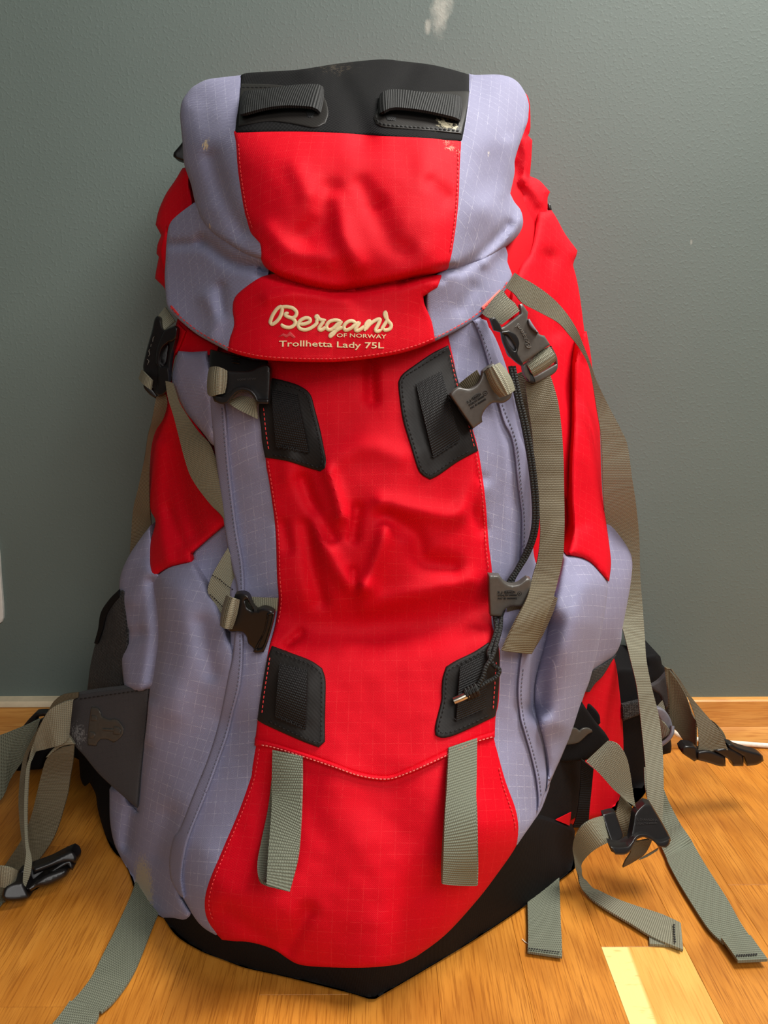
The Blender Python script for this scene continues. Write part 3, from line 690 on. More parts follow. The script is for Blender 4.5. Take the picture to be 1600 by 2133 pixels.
patch('1018,1339 987,1359 950,1377 929,1390 922,1414 920,1440 919,1462 907,1511 907,1531 919,1537 943,1533 987,1514 1032,1492 1037,1462 1041,1394 1039,1346', '958,1389 1014,1361 1010,1473 948,1500',
      '1010,1355 955,1385 936,1396 930,1414 927,1462 915,1511 916,1525 942,1524 985,1506 1022,1488', '1034,1380 1030,1440 1027,1485')

# ---- two ice-axe loops on the lower panel
for (L, R, n) in (('570,1562 569,1640 568,1690 560,1785 556,1842', '631,1575 631,1640 628,1720 622,1787 604,1858', 0), ('933,1558 929,1640 925,1720 922,1780 919,1838', '992,1538 991,1620 991,1700 992,1780 990,1842', 1)):
    l, r = pts(L), pts(R); rows = []; hs = (.004, .010, .016, .020, .021)
    for (a, b, h) in zip(l, r, hs):
        o = BODY(np.array([a, b])) + h; rows.append((a[0], a[1], b[0], b[1], o[0], o[1]))
    lp = ribbon('axe_loop', rows, WEBG, bp, thick=.002, bow=.0008, label='olive webbing loop on the red lower front')
    rb = [(572, 1590, 592, 1590), (562, 1680, 585, 1680), (546, 1750, 580, 1750), (537, 1800, 575, 1805), (540, 1835, 580, 1846), (556, 1846, 600, 1857)] if n == 0 else [(930, 1600, 985, 1600), (926, 1680, 992, 1680), (922, 1740, 994, 1745), (919, 1800, 994, 1800), (919, 1835, 992, 1842)]
    back = []
    for (a0, a1, c0, c1), h in zip(rb, (.002, .003, .005, .008, .014, .021)):
        o = BODY(np.array([(a0, a1), (c0, c1)])) + h; back.append((a0, a1, c0, c1, o[0], o[1]))
    ribbon('loop_back', back, WEBG, lp, thick=.002)

# ================================================================== lid
panel('lid_flap', '407,420 371,447 353,468 347,504 345,540 343,575 345,611 350,640 371,664 407,694 443,715 476,732 520,700 520,600 560,580 560,540 500,480',
      plus(LID, -.002), GREY, bp, edge=(8, .004), back=.16, rot=-14, label='lavender left skirt of the lid')
panel('lid_flap', '1050,505 1058,530 1057,545 1067,572 1060,593 1048,611 1013,646 983,670 941,694 904,712 890,660 890,590 930,555 1000,510',
      plus(LID, -.002), GREY, bp, edge=(8, .004), back=.16, rot=-28, label='lavender right skirt of the lid')
logo = panel('lid_flap', '585,572 560,572 537,580 502,605 487,623 484,646 487,676 478,706 474,731 508,742 555,750 633,754 716,753 805,742 864,728 907,711 900,670 885,635 882,617 912,599 922,572 835,575 716,595 656,590',
             plus(LID, .0005), RED, bp, step=6, edge=(7, .004), thick=.008, label='red front skirt of the lid with lettering')
stitch('stitching', '355,640 375,660 410,688 445,709 478,725 510,735 556,743 634,747 716,746 804,735 862,721 905,704 940,687 980,664 1010,640 1046,604 1058,585', plus(LID, .0012), THR, logo, 6, 3, 1.1)
panel('lid_label', '1003,640 1012,647 1049,612 1041,603', plus(LID, .0016), THP, bp, step=5, edge=(3, .001), thick=.002, label='pale red bar tack on the lid hem')
panel('bar_tack', '354,637 357,636 373,655 370,657', plus(LID, .0008), THR, bp, step=5, edge=(3, .001), thick=.002)
panel('lid_side_panel', '509,153 505,156 454,162 430,166 413,174 399,183 389,195 381,207 377,219 375,240 376,254 378,275 380,296 383,338 390,362 398,385 407,424 419,456 437,480 458,497 478,510 508,528 538,539 560,545 570,430 520,280',
      plus(LID, .003), GREY, bp, edge=(12, .008), back=.12, rot=-18, label='lavender left side of the lid')
panel('lid_side_panel', '977,153 989,156 1030,155 1050,157 1066,162 1080,172 1090,186 1098,202 1102,219 1101,238 1099,254 1084,296 1077,317 1072,338 1072,361 1063,403 1072,421 1084,436 1089,452 1089,470 1078,492 1054,513 1013,537 985,548 959,557 925,566 930,430 950,280',
      plus(LID, .003), GREY, bp, edge=(12, .008), back=.12, rot=14, label='lavender right side of the lid')
lf = panel('lid_front_panel', '483,270 489,300 493,355 505,433 512,460 520,486 532,500 540,512 543,537 552,556 570,568 585,579 620,592 656,600 716,606 780,596 835,585 880,577 935,561 944,528 953,468 957,430 959,397 961,340 964,290 900,270 700,265',
           plus(LID, .0045), RED, bp, step=6, edge=(8, .006), rot=0, label='red top of the lid')
stitch('stitching', '497,300 501,355 513,433 527,480', plus(LID, .0048), THR, lf, 6, 3, 1.0)
stitch('stitching', '955,310 953,397 947,468 938,528', plus(LID, .0048), THR, lf, 6, 3, 1.0)
tp = panel('lid_top_panel', '501,158 509,153 540,150 597,147 630,144 656,140 700,133 751,127 787,124 811,124 835,127 894,134 935,143 977,155 978,190 976,219 970,260 963,297 930,295 894,291 830,288 775,285 720,281 656,278 567,277 488,279 491,250 496,219 499,190',
           plus(LID, .006), BLACK, bp, step=6, edge=(9, .006), back=.10, rot=20, label='black canvas top of the lid')
def lidpatch(poly, web, arch, stline):
    p = panel('lash_patch', poly, plus(LID, .0078), RUBBER, bp, step=5, edge=(5, .0012), thick=.003, label='black rubber patch on the lid')
    stitch('stitching', stline, plus(LID, .0081), THB, p, 6, 3, 1.1)
    rows = []
    top, bot = pts(web), pts(arch); n = len(top)
    for k, (a, b) in enumerate(zip(top, bot)):
        h = .0095 + .010 * math.sin(math.pi * k / (n - 1)) ** .7
        o = LID(np.array([a, b])) + h; rows.append((a[0], a[1], b[0], b[1], o[0], o[1]))
    ribbon('webbing_loop', rows, BWEB, p, thick=.002, bow=.001)
    return p
lidpatch('503,174 567,176 600,180 633,188 662,190 677,205 684,235 678,256 656,266 620,260 597,256 555,253 497,263 499,220', '512,193 520,193 561,189 615,182 664,181 671,190', '503,242 512,241 555,230 597,225 650,228 664,238',
         '505,181 567,182 625,193')
lidpatch('978,189 894,191 850,192 805,195 793,215 778,245 783,258 800,265 850,269 894,272 962,279 972,230', '796,200 800,196 823,191 894,198 950,203 957,208', '794,240 802,236 823,229 882,235 945,249 954,254',
         '790,222 784,244 789,254 806,259 850,263 894,266 960,272')
for q in ('637,231 645,229 656,233 652,245 640,246', '802,240 826,243 824,252 806,251', '926,249 952,253 950,258 928,254'):
    panel('webbing_end', q, plus(LID, .0088), BWEB, bp, step=4, edge=(3, .001), thick=.002)

# ---- embroidered lettering on the lid
LOGO = ['168,330 166,300 185,245 225,180 262,148 285,150 288,190 268,250 230,300 185,330 168,330', '262,150 300,146 345,146 400,160 438,198 430,240 395,262 350,250 322,232 330,215 360,212', '355,250 400,270 425,300 415,335 375,360 325,358 290,340 278,322',
        '470,328 530,322 578,298 572,268 530,262 480,288 456,330 475,372 530,385 585,368 640,328 658,290', '640,320 655,275 640,250 655,240 672,268 705,284 748,284', '730,288 700,325 672,372 690,388 720,375 755,345',
        '905,296 840,284 780,302 750,348 768,382 812,376 862,330 912,292', '915,290 870,352 830,420 788,456 798,432 860,388 925,352', '1060,312 1010,292 962,310 932,352 948,388 1000,372 1052,330 1098,302',
        '1105,300 1075,342 1052,382 1072,396 1112,375 1150,342', '1148,345 1182,300 1205,296 1168,352 1146,396', '1150,390 1205,325 1270,282 1308,278 1290,330 1262,385 1282,402 1325,385', '1320,388 1352,335 1380,285 1372,225 1362,185', '1362,185 1358,235 1392,290 1424,332 1410,375 1362,388 1342,368']
LOGO = [pts(s) for s in LOGO]
strokes('lettering', LOGO, lambda x, y: (530 + x / 5, 610 + y / 5), plus(LID, .0005), GOLD, logo, 3.9, label='large cream embroidered script')
def linemap(x0, y0, x1, y1, size, wave=0.0, slant=0.0):
    dx, dy = x1 - x0, y1 - y0; L = math.hypot(dx, dy); ux, uy = dx / L, dy / L
    return lambda x, y: (x0 + dx * x + uy * y * size + ux * slant * y * size, y0 + dy * x - ux * y * size + uy * slant * y * size + wave * math.sin(x * 5.6))
lettering('lettering', 'OF NORWAY', linemap(701, 702.5, 805, 704.5, 11.5, -.6), plus(LID, .0006), GOLD, logo, h=.0008, label='small cream capital letters')
lettering('lettering', 'Trollhetta Lady 75L', linemap(581, 722, 800, 724.5, 17.5, -1.2), plus(LID, .0006), GOLD, logo, h=.0008, label='line of cream letters under the script')
panel('worn_emblem', '580,702 590,694 598,697 604,690 616,702 612,705 604,700 596,704 590,700', plus(LID, .0012), fabric('worn_thread', srgb(206, 70, 72)), logo, step=4, edge=(2, .0005), thick=.001)

# ================================================================== buckles and straps
def buckle(poly, F, mat=PLA, holes=(), label=None, thick=.008, edge=(4, .002), step=4.5, name='buckle'):
    return panel(name, poly, F, mat, bp, step=step, edge=edge, thick=thick, holes=holes, label=label)
def edgeslab(name, poly, F, mat, parent, **k):
    return panel(name, poly, F, mat, parent, step=k.pop('step', 4), edge=k.pop('edge', (3, .0015)), thick=k.pop('thick', .006), **k)

# upper right: grey-lit buckle with the maker's script
ribbon('strap', '1052,598 1072,568 .245  1070,612 1085,578 .240  1088,632 1106,589 .235  1124,651 1142,614 .228  1161,672 1171,643 .222  1184,697 1197,680 .215  1206,725 1215,720 .205  1224,757 1231,759 .200  1233,792 1244,796 .196  1242,850 1266,843 .190  1249,890 1292,893 .188  1253,930 1306,926 .186  1255,995 1316,995 .182  1258,1060 1324,1049 .172  1262,1130 1331,1122 .150  1268,1200 1333,1200 .140  1285,1270 1338,1265 .140  1299,1320 1342,1325 .150  1313,1376 1346,1376 .165  1326,1432 1357,1432 .175  1335,1507 1373,1497 .185  1342,1573 1380,1563 .20  1347,1629 1382,1619 .215  1348,1671 1382,1662 .225  1350,1720 1379,1712 .235'.replace('  ', '|').replace(' ', ',').replace('|', ' '),
       WEB, bp, label='long olive strap from lid to floor buckle')
ribbon('strap', [(1006, 655, 1048, 605, .272), (1015, 662, 1060, 622, .279), (1030, 668, 1074, 634, .283), (1045, 677, 1082, 648, .284)], WEB, bp, bow=.001)
bk = buckle('1022,664 1030,663 1036,672 1041,682 1050,680 1085,653 1083,634 1088,632 1095,643 1100,650 1099,665 1102,676 1108,684 1117,690 1125,697 1134,699 1146,718 1088,758 1084,759 1080,745 1070,748 1058,736 1046,690 1030,687', flat(.286, 1080, 690, -.02, 0), PLG, label='black side-release buckle with script, grey from painted sheen',
            holes=['1050,696 1056,697 1066,710 1073,724 1073,731 1069,729 1058,715'])
edgeslab('buckle_frame', '1021,664 1030,660 1042,676 1047,690 1060,688 1074,696 1082,712 1080,728 1079,738 1090,757 1086,762 1073,752 1060,738 1048,712 1044,692 1030,688', flat(.291, 1060, 710, -.02, 0), PLA, bk, step=3.5, holes=['1050,696 1056,696 1067,710 1074,724 1073,731 1068,729 1057,715'])
edgeslab('opening_insert', '1049,697 1055,697 1066,710 1073,724 1073,731 1069,729 1058,716', flat(.284, 1060, 710), LGREY, bk)  # buckle opening: its pale reflection is painted as a grey piece
edgeslab('opening_insert', '1100,666 1103,664 1113,680 1123,694 1117,691 1108,684 1102,676', flat(.285, 1110, 680), LGREY, bk)  # side opening, its pale reflection also painted as a grey piece
strokes('lettering', LOGO, linemapL := (lambda x, y: (1109 + (-.52) * (x - 170) * .0445 + (.86) * (y - 330) * .0445 * 1.0 - 2, 723 + (-.86) * (x - 170) * .0445 - (.52) * (y - 330) * .0445)), flat(.2862, 1080, 690, -.02, 0), PLH, bk, .85, h=.0008, label='raised script on the buckle')
mb = buckle('1088,760 1098,755 1150,722 1148,720 1158,738 1161,748 1162,762 1160,771 1150,781 1117,798 1112,798 1103,796 1092,780', flat(.270, 1120, 760, -.02, 0), PLG, holes=['1097,762 1142,731 1150,727 1157,745 1158,758 1113,784 1107,780'], label='black adjuster half of the buckle')
edgeslab('buckle_frame', '1087,762 1096,757 1104,772 1114,789 1116,799 1108,798 1096,789', flat(.273, 1100, 778), PLA, mb)
ribbon('webbing_loop', [(1096, 758, 1146, 724, .268), (1101, 765, 1152, 732, .274), (1106, 774, 1156, 741, .275), (1109, 781, 1157, 748, .270)], WEB, mb, bow=.001)
# strap below it
ribbon('strap', [(1072, 780, 1098, 770, .245), (1082, 830, 1108, 830, .245), (1092, 886, 1112, 880, .245), (1098, 940, 1116, 940, .245)], WEBB, bp)
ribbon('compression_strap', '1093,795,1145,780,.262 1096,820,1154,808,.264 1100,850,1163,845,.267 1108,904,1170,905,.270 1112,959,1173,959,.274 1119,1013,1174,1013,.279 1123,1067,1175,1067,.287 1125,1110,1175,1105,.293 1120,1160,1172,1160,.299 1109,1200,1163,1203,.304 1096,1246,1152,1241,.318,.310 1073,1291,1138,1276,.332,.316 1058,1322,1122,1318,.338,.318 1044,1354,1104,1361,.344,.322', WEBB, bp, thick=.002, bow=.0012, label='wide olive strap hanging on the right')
ribbon('strap_end', '1152,1241,1158,1245,.309,.300 1138,1276,1148,1276,.315,.303 1122,1318,1128,1320,.317,.308 1104,1361,1109,1352,.320,.312', WEBB, bp)
stitch('bar_tack', '1098,1257 1115,1259 1130,1260 1143,1260', flat(.3165, 1120, 1260, -.018), THB, bp, 5, 1, 2.2)

# plates with moulded lettering
def marks(F, pa, pb, size, bk, mat=PLE):
    (x0, y0), (x1, y1) = pa, pb; d = np.array([x1 - x0, y1 - y0]); L = np.hypot(*d); u = d / L; n = np.array([-u[1], u[0]])
    for i, (s, f, st) in enumerate((('2.J', .22, 0), ('DURAFLEX', .48, .28), )):
        lettering('lettering', s, linemap(*(np.array(pa) + u * L * st), *(np.array(pa) + u * L * (st + f)), size), F, mat, bk, h=.0003)
    for k, s in ((1, 'STEALTH 600000'), (2, 'PAT ID 0600002')):
        a = np.array(pa) + n * size * 1.15 * k + u * L * .02; lettering('lettering', s, linemap(*a, *(a + u * L * .8), size * .95), F, mat, bk, h=.0003)
    c = np.array(pa) + u * L * .93 + n * size * .25
    ring = lambda r: [tuple(c + r * np.array((math.cos(g), math.sin(g)))) for g in np.linspace(0, 2 * math.pi, 15)]
    strokes('lettering', [ring(size * .72)], lambda x, y: (x, y), F, mat, bk, .5, h=.0003)
    lettering('lettering', 'A', linemap(*(c - u * size * .28 + n * size * .3), *(c + u * size * .28 + n * size * .3), size * .85), F, mat, bk, h=.0003)
    e = [tuple(np.array(pa) + u * L * (.5 + .22 * math.cos(g)) - n * size * (.35 + .62 * math.sin(g))) for g in np.linspace(0, 2 * math.pi, 17)]
    strokes('lettering', [e], lambda x, y: (x, y), F, mat, bk, .4, h=.0003)

# upper right compression buckle
ribbon('strap', [(955, 800, 972, 814, .299), (975, 784, 990, 812, .303), (994, 770, 1010, 800, .305)], WEBB, bp)
F1 = flat(.318, 1000, 830, -.012, 0)
b1 = buckle('937,822 946,812 956,806 967,809 978,810 990,804 998,795 1003,783 1004,773 1016,763 1028,757 1034,765 1068,815 1064,828 1055,836 1046,840 1030,839 1020,843 1009,856 1004,868 1005,879 988,891 985,892', F1, PLG, holes=['1009,775 1018,768 1047,822 1041,827'], label='black plastic buckle with moulded lettering, grey from painted sheen')
edgeslab('buckle_frame', '934,822 938,823 986,892 984,896 976,884', flat(.314, 960, 855), PLA, b1, thick=.012)
marks(F1, (973, 841), (1013, 816), 6.2, b1)
ribbon('webbing_loop', [(1012, 772, 1044, 826, .314), (1020, 766, 1053, 824, .322), (1030, 760, 1062, 820, .322), (1038, 757, 1070, 814, .314)], WEB, b1, bow=.002)

# middle right buckle
ribbon('strap', [(1055, 1262, 1056, 1275, .296), (1075, 1259, 1082, 1272, .296), (1100, 1256, 1108, 1268, .296)], WEBB, bp)
F2 = flat(.318, 1050, 1240, -.010, 0)
b2 = buckle('1018,1198 1041,1199 1046,1207 1054,1215 1065,1219 1080,1217 1090,1210 1098,1204 1106,1206 1108,1256 1095,1262 1080,1263 1066,1263 1054,1268 1047,1277 1045,1284 1021,1283 1019,1240', F2, PLG, label='black plastic buckle beside the wide strap, grey from painted sheen')
marks(F2, (1036, 1236), (1086, 1235), 5.6, b2)

# left: buckle at the silhouette
ribbon('strap', [(331, 662, 347, 641, .205), (336, 676, 357, 656, .214), (342, 690, 366, 670, .218)], WEB, bp)
bl = buckle('322,664 328,658 333,662 338,682 343,688 352,683 364,678 369,683 368,700 363,720 357,740 354,765 352,790 350,812 341,822 330,826 322,818 318,806 310,792 300,775 298,762 302,742 308,718 316,690', flat(.222, 335, 740, .03, 0), PLA, label='black side buckle at the left edge', holes=['344,718 350,715 352,722 347,755 341,762 335,755 336,735'])
edgeslab('opening_insert', '344,718 350,715 352,722 347,755 341,762 335,755 336,735', flat(.216, 342, 740), PLA, bl)
edgeslab('buckle_frame', '342,690 352,684 364,679 369,684 367,704 358,712 352,712 340,722 334,735 332,755 336,765 350,764 352,790 349,812 340,822 330,825 325,815 328,790 330,765 324,755 326,730 334,706', flat(.228, 345, 750, .03, 0), PLA, bl, step=3.5, holes=['344,718 350,715 352,722 347,755 341,762 335,755 336,735'])
ribbon('webbing_loop', [(292, 790, 298, 771, .205), (302, 802, 307, 780, .222), (316, 812, 319, 792, .226)], WEB, bl)
edgeslab('buckle_bar', '298,793 305,800 318,812 330,826 324,830 312,822 300,808', flat(.215, 310, 810), PLA, bl)
strokes('lettering', [pts('307,760 310,752 306,748'), pts('309,742 312,738 310,731 313,727'), pts('314,722 315,716'), pts('318,712 319,704 322,701')], lambda x, y: (x, y), flat(.2222, 335, 740, .03, 0), PLH, bl, .8, h=.0005)
ribbon('strap', '326,826,344,815,.215 321,850,349,838,.212 315,880,340,870,.205 308,905,324,895,.198 302,945,314,932,.190 296,982,312,985,.180 288,1020,312,1030,.172 281,1048,314,1065,.165 277,1075,316,1090,.158 274,1115,314,1120,.150 271,1156,312,1165,.140', WEBB, bp, label='thin olive strap hanging at the left edge')

# upper left compression strap + buckle
ribbon('compression_strap', '345,795,362,800,.232 350,830,374,838,.238 362,867,392,868,.244 373,908,415,900,.249 384,950,438,925,.255 395,985,452,960,.259 407,1008,462,1000,.263 424,1032,470,1040,.266 444,1056,476,1075,.268 468,1075,486,1100,.268', WEBB, bp, bow=.001, label='wide olive strap tucked under the left flap')
panel('buckle_base', '438,728 470,735 520,748 558,752 562,775 540,790 500,790 450,785 436,760', plus(BODY, .004), PLA, bp, step=6, edge=(5, .002), label='black buckle half in shade under the lid')
for k in range(4): panel('rib', [(481, 735 + k * 6), (500, 737 + k * 6), (499, 740 + k * 6), (482, 738 + k * 6)], plus(BODY, .0065), PLA, bp, step=4, edge=(2, .001), thick=.003)
ribbon('strap', [(473, 838, 505, 826, .297), (494, 852, 520, 828, .301), (515, 862, 532, 832, .304), (538, 872, 534, 836, .306)], WEB, bp)
F3 = flat(.310, 500, 800, .008, 0)
b3 = buckle('468,772 492,773 520,772 540,763 556,758 562,764 564,776 561,836 556,838 536,837 530,824 520,814 505,810 492,814 482,824 474,836 464,839 448,834 439,822 442,815 466,819', F3, PLA, label='black plastic buckle under the lid')
edgeslab('buckle_rim', '440,820 464,827 474,822 484,812 495,806 510,806 524,812 533,822 538,832 560,831 560,842 536,841 528,828 518,818 505,815 493,819 482,830 474,840 462,842 446,836', flat(.315, 500, 825, .008, 0), PLA, b3, step=3.5)
lettering('lettering', '0000 ITW', linemap(494, 793, 534, 791, 6), F3, PLD, b3, h=.0003)
ribbon('webbing_loop', [(436, 820, 440, 766, .296), (442, 826, 446, 764, .308), (454, 822, 457, 764, .314), (466, 818, 471, 772, .310)], WEB, b3, bow=.001)

# middle left buckle
ribbon('compression_strap', [(475, 1140, 492, 1195, .279), (456, 1172, 490, 1232, .281), (441, 1200, 486, 1258, .283), (433, 1228, 474, 1278, .284), (438, 1240, 470, 1290, .284)], WEB, bp, label='olive strap doubled and stitched')
stitch('stitching', '442,1198 456,1206 470,1218 488,1230', flat(.2862, 460, 1210), THB, bp, 3.5, 2, 1.1)
stitch('stitching', '437,1238 450,1250 464,1264', flat(.2872, 450, 1250), THB, bp, 3.5, 2, 1.1)
ribbon('strap', [(515, 1242, 512, 1290, .306), (545, 1244, 545, 1288, .309), (580, 1245, 578, 1272, .312)], WEB, bp)
F4 = flat(.322, 520, 1300, .010, 0)
b4 = buckle('490,1238 500,1236 510,1237 518,1243 522,1254 528,1266 535,1272 541,1269 549,1267 562,1270 571,1276 566,1305 555,1340 549,1357 530,1358 527,1350 517,1340 513,1325 505,1317 494,1316 483,1317 474,1312 466,1302', F4, PLA, holes=['511,1250 515,1249 519,1256 528,1270 526,1273 515,1266'], label='glossy black buckle on the left')
edgeslab('buckle_rim', '556,1278 570,1275 572,1280 567,1305 556,1342 549,1359 532,1361 527,1357 536,1340 550,1312', flat(.327, 550, 1315, .01, 0), PLA, b4, step=3.5, holes=['559,1283 567,1281 562,1303 551,1338 545,1350 536,1352 541,1340 553,1313'])
ribbon('webbing_loop', [(462, 1303, 475, 1240, .312), (466, 1307, 482, 1243, .326), (474, 1309, 490, 1246, .328), (480, 1309, 496, 1248, .322)], WEB, b4, bow=.001)

# ---- elastic cord
for dx in (0, 7):
    tube('elastic_cord', [(1063 + dx, 763, .285), (1070 + dx, 800, .288), (1078 + dx, 836, .290), (1090 + dx, 886, .292), (1103 + dx, 959, .295), (1111 + dx, 1031, .297), (1112 + dx, 1086, .298), (1105 + dx, 1125, .298), (1090 + dx, 1160, .298), (1074 + dx * .6, 1190, .300), (1060 + dx, 1212, .302), (1048 + dx, 1250, .304), (1036 + dx, 1287, .312)], .0019, CORD, bp)
tube('elastic_cord', '1030,1280,.314 1034,1310,.322 1026,1340,.330 1018,1362,.338 1028,1385,.342 1040,1395,.343 1034,1410,.345 1010,1424,.348 996,1434,.349', .0020, CORD, bp)
tube('elastic_cord', '1044,1282,.314 1042,1310,.322 1034,1340,.332 1026,1368,.340 1012,1390,.345 1006,1410,.348 996,1428,.350', .0020, CORD, bp)
for k in range(4):
    cx, cy = 992 - k * 6.5, 1437 + k * 3
    tube('cord_knot', [(cx - 4, cy - 9, .349), (cx - 1, cy - 4, .354), (cx + 2, cy + 4, .354), (cx + 4, cy + 9, .349)], .0021, CORD, bp, step=3)
tube('cord_crimp', '976,1446,.353 960,1454,.354 946,1460,.354', .0029, METAL, bp, seg=12, label='small metal crimp')

# ---- left hip wing with moulded clip, mesh pocket, back edge
panel('mesh_pocket', '262,1225 247,1231 230,1250 213,1276 207,1311 197,1346 187,1393 183,1428 180,1450 220,1462 262,1440 270,1330', flat(.17, 225, 1350, .09, .01), MESH, bp, back=.08, edge=(20, .015), puff=.004, rot=30, label='black mesh pocket')
panel('mesh_binding', '247,1229 228,1248 210,1276 204,1311 196,1340 203,1342 214,1312 222,1282 236,1258 250,1244', flat(.168, 225, 1290, .08, .01), BLACK, bp, step=5, edge=(4, .002))
panel('pocket_lining', '250,1300 256,1330 248,1380 240,1440 214,1450 228,1390 240,1330', flat(.186, 245, 1380, .08, .01), fabric('dark_red_mesh', srgb(88, 12, 18), srgb(30, 20, 20), .003, .4, .8), bp, step=6, edge=(5, .002))
panel('back_edge', '163,1560 168,1623 177,1638 187,1630 199,1654 203,1682 213,1720 227,1757 244,1781 275,1800 300,1700 240,1600 190,1560', flat(.19, 215, 1680, .06, .02), BLACK, bp, back=.04, edge=(6, .004))
wg = panel('hip_wing', '312,1426 250,1434 200,1440 165,1446 156,1450 149,1470 144,1500 143,1527 147,1540 158,1556 175,1574 206,1612 247,1650 286,1684 294,1605 304,1519', flat(.238, 230, 1540, .022, .012), WING, bp, thick=.007, edge=(6, .003), rot=-8, puff=.002, label='worn charcoal hip wing with a moulded clip')
stitch('stitching', '166,1456 220,1448 306,1436', flat(.2405, 230, 1540, .022, .012), THB, wg, 6, 3, 1.0)
CLIP = plastic('clip_rubber', srgb(70, 66, 60), .4, .5)
FW = flat(.2420, 230, 1540, .022, .012)
cl = panel('moulded_clip', '190,1473 202,1474 208,1480 212,1492 222,1497 230,1499 236,1497 245,1499 254,1510 258,1520 255,1532 244,1543 236,1547 228,1542 222,1540 210,1540 204,1546 201,1554 183,1552 182,1540 186,1500', FW, CLIP, wg, step=4, edge=(2.5, .0018), thick=.005)
for q in ('190,1490 202,1492 202,1502 189,1502', '186,1524 196,1525 199,1531 195,1538 184,1538'): panel('clip_tooth', q, lambda Q: FW(Q) + .0012, CLIP, wg, step=4, edge=(2, .001), thick=.003)
panel('clip_tongue', '213,1517 236,1518 236,1513 248,1515 252,1521 250,1530 236,1530 236,1524 213,1522', lambda Q: FW(Q) + .0014, CLIP, wg, step=3.5, edge=(2.5, .001), thick=.003)

# ---- left straps
panel('hip_belt', '34,1606 45,1578 62,1545 90,1530 150,1480 190,1500 200,1560 170,1585 120,1560 98,1572 89,1590 87,1602', flat(.09, 100, 1560), BLACK, bp, back=.03, edge=(6, .004))
bx = panel('buckle', '46,1515 60,1498 74,1484 95,1483 108,1487 100,1520 80,1545 52,1530', flat(.125, 75, 1510), PLA, bp, step=5, edge=(4, .002), thick=.008, holes=['76,1494 92,1491 90,1498 74,1506'], label='black ladder buckle at far left')
ribbon('strap', '-260,1640,-300,1840,.23 -120,1572,-150,1750,.20 -40,1540,-50,1692,.17 0,1531,0,1665,.155 34,1518,21,1621,.145 58,1508,45,1585,.138 82,1496,66,1545,.13', WEBG, bp, label='green grey strap at the left picture edge')
ribbon('strap', '165,1441,164,1452,.215 135,1445,140,1460,.212 115,1458,120,1470,.210 99,1484,104,1492,.208 79,1518,86,1525,.208 54,1567,62,1567,.212 45,1610,55,1606,.22 41,1660,52,1655,.235 41,1700,52,1700,.250 46,1745,55,1745,.262 54,1780,58,1775,.270', WEBB, bp)
ribbon('strap', '151,1457,143,1534,.238 139,1459,138,1541,.240 127,1464,130,1548,.242 108,1475,115,1554,.243 90,1500,98,1558,.242,.236 78,1525,83,1561,.240,.236 67,1555,71,1566,.240,.236 58,1590,64,1592,.244 53,1640,60,1640,.253 52,1700,58,1700,.266 53,1755,60,1757,.280 53,1785,66,1795,.288 50,1818,64,1820,.294 48,1840,54,1846,.298', WEB, bp, thick=.0018, label='twisted olive strap hanging from the hip wing')
ribbon('strap', '132,1554,156,1549,.232 110,1567,155,1567,.232 97,1581,153,1587,.230 88,1612,148,1615,.228 79,1650,143,1650,.232 69,1692,134,1684,.238 57,1725,124,1717,.242 45,1751,111,1748,.246 17,1795,85,1787,.252 -10,1840,50,1830,.262 -40,1890,10,1880,.272', WEBB, bp, thick=.002, bow=.001, label='brown olive strap curving down to the floor')
panel('strap_fold', '141,1529 148,1538 156,1551 140,1552 127,1556 112,1566 100,1577 95,1578 108,1562 125,1546', flat(.236, 125, 1552, .004, 0), WEB, bp, step=4, edge=(2, .001), thick=.002)
FB = flat(.292, 80, 1830, -.012, .02)
b5 = buckle('3,1868 9,1849 22,1840 48,1836 62,1868 56,1873 30,1877 10,1876', plus(FB, .004), PLA, label='black male buckle lying at lower left', thick=.014, edge=(6, .005), step=4)
edgeslab('buckle_bridge', '30,1842 40,1812 72,1800 104,1800 128,1806 112,1828 66,1858 50,1860', plus(FB, -.014), PLA, b5, edge=(5, .003))
edgeslab('buckle_arm', '66,1806 80,1801 101,1793 120,1783 136,1775 148,1770 156,1775 161,1785 160,1795 154,1799 140,1797 120,1803 96,1812 70,1822', plus(FB, .001), PLA, b5, edge=(7, .006), thick=.010)
edgeslab('buckle_prong', '52,1852 70,1838 90,1823 112,1814 132,1808 140,1810 142,1817 137,1826 116,1838 96,1846 80,1848 62,1858', plus(FB, .004), PLA, b5, edge=(8, .007), thick=.010)
edgeslab('buckle_arm', '100,1816 128,1797 148,1790 154,1805 151,1813 146,1810 140,1802 112,1818', plus(FB, -.001), PLA, b5, edge=(4, .003))
ribbon('webbing_loop', '-140,1806,-144,1864,.290 -60,1800,-62,1853,.291 -10,1802,-10,1848,.302 8,1803,6,1846,.305 24,1806,17,1850,.303 34,1812,22,1852,.296', WEB, b5, bow=.001)
ribbon('strap', '-8,1870,6,1868,.28 -6,1890,8,1878,.285 -30,1915,-4,1895,.288', WEBG, bp)
fs = ribbon('strap', '282,1840,345,1880,.25 274,1866,327,1912,.25 241,1940,296,1991,.25 216,1990,281,2026,.25 193,2036,262,2058,.25 168,2070,235,2092,.25 144,2096,212,2112,.25', WEBG, bp, thick=.002, label='green grey strap flat on the floor at lower left')
ribbon('strap_end', '146,2090,207,2108,.25 128,2116,204,2126,.25 100,2150,180,2165,.25 70,2190,150,2205,.25', WEBG, bp, thick=.0025, lift=.0055)

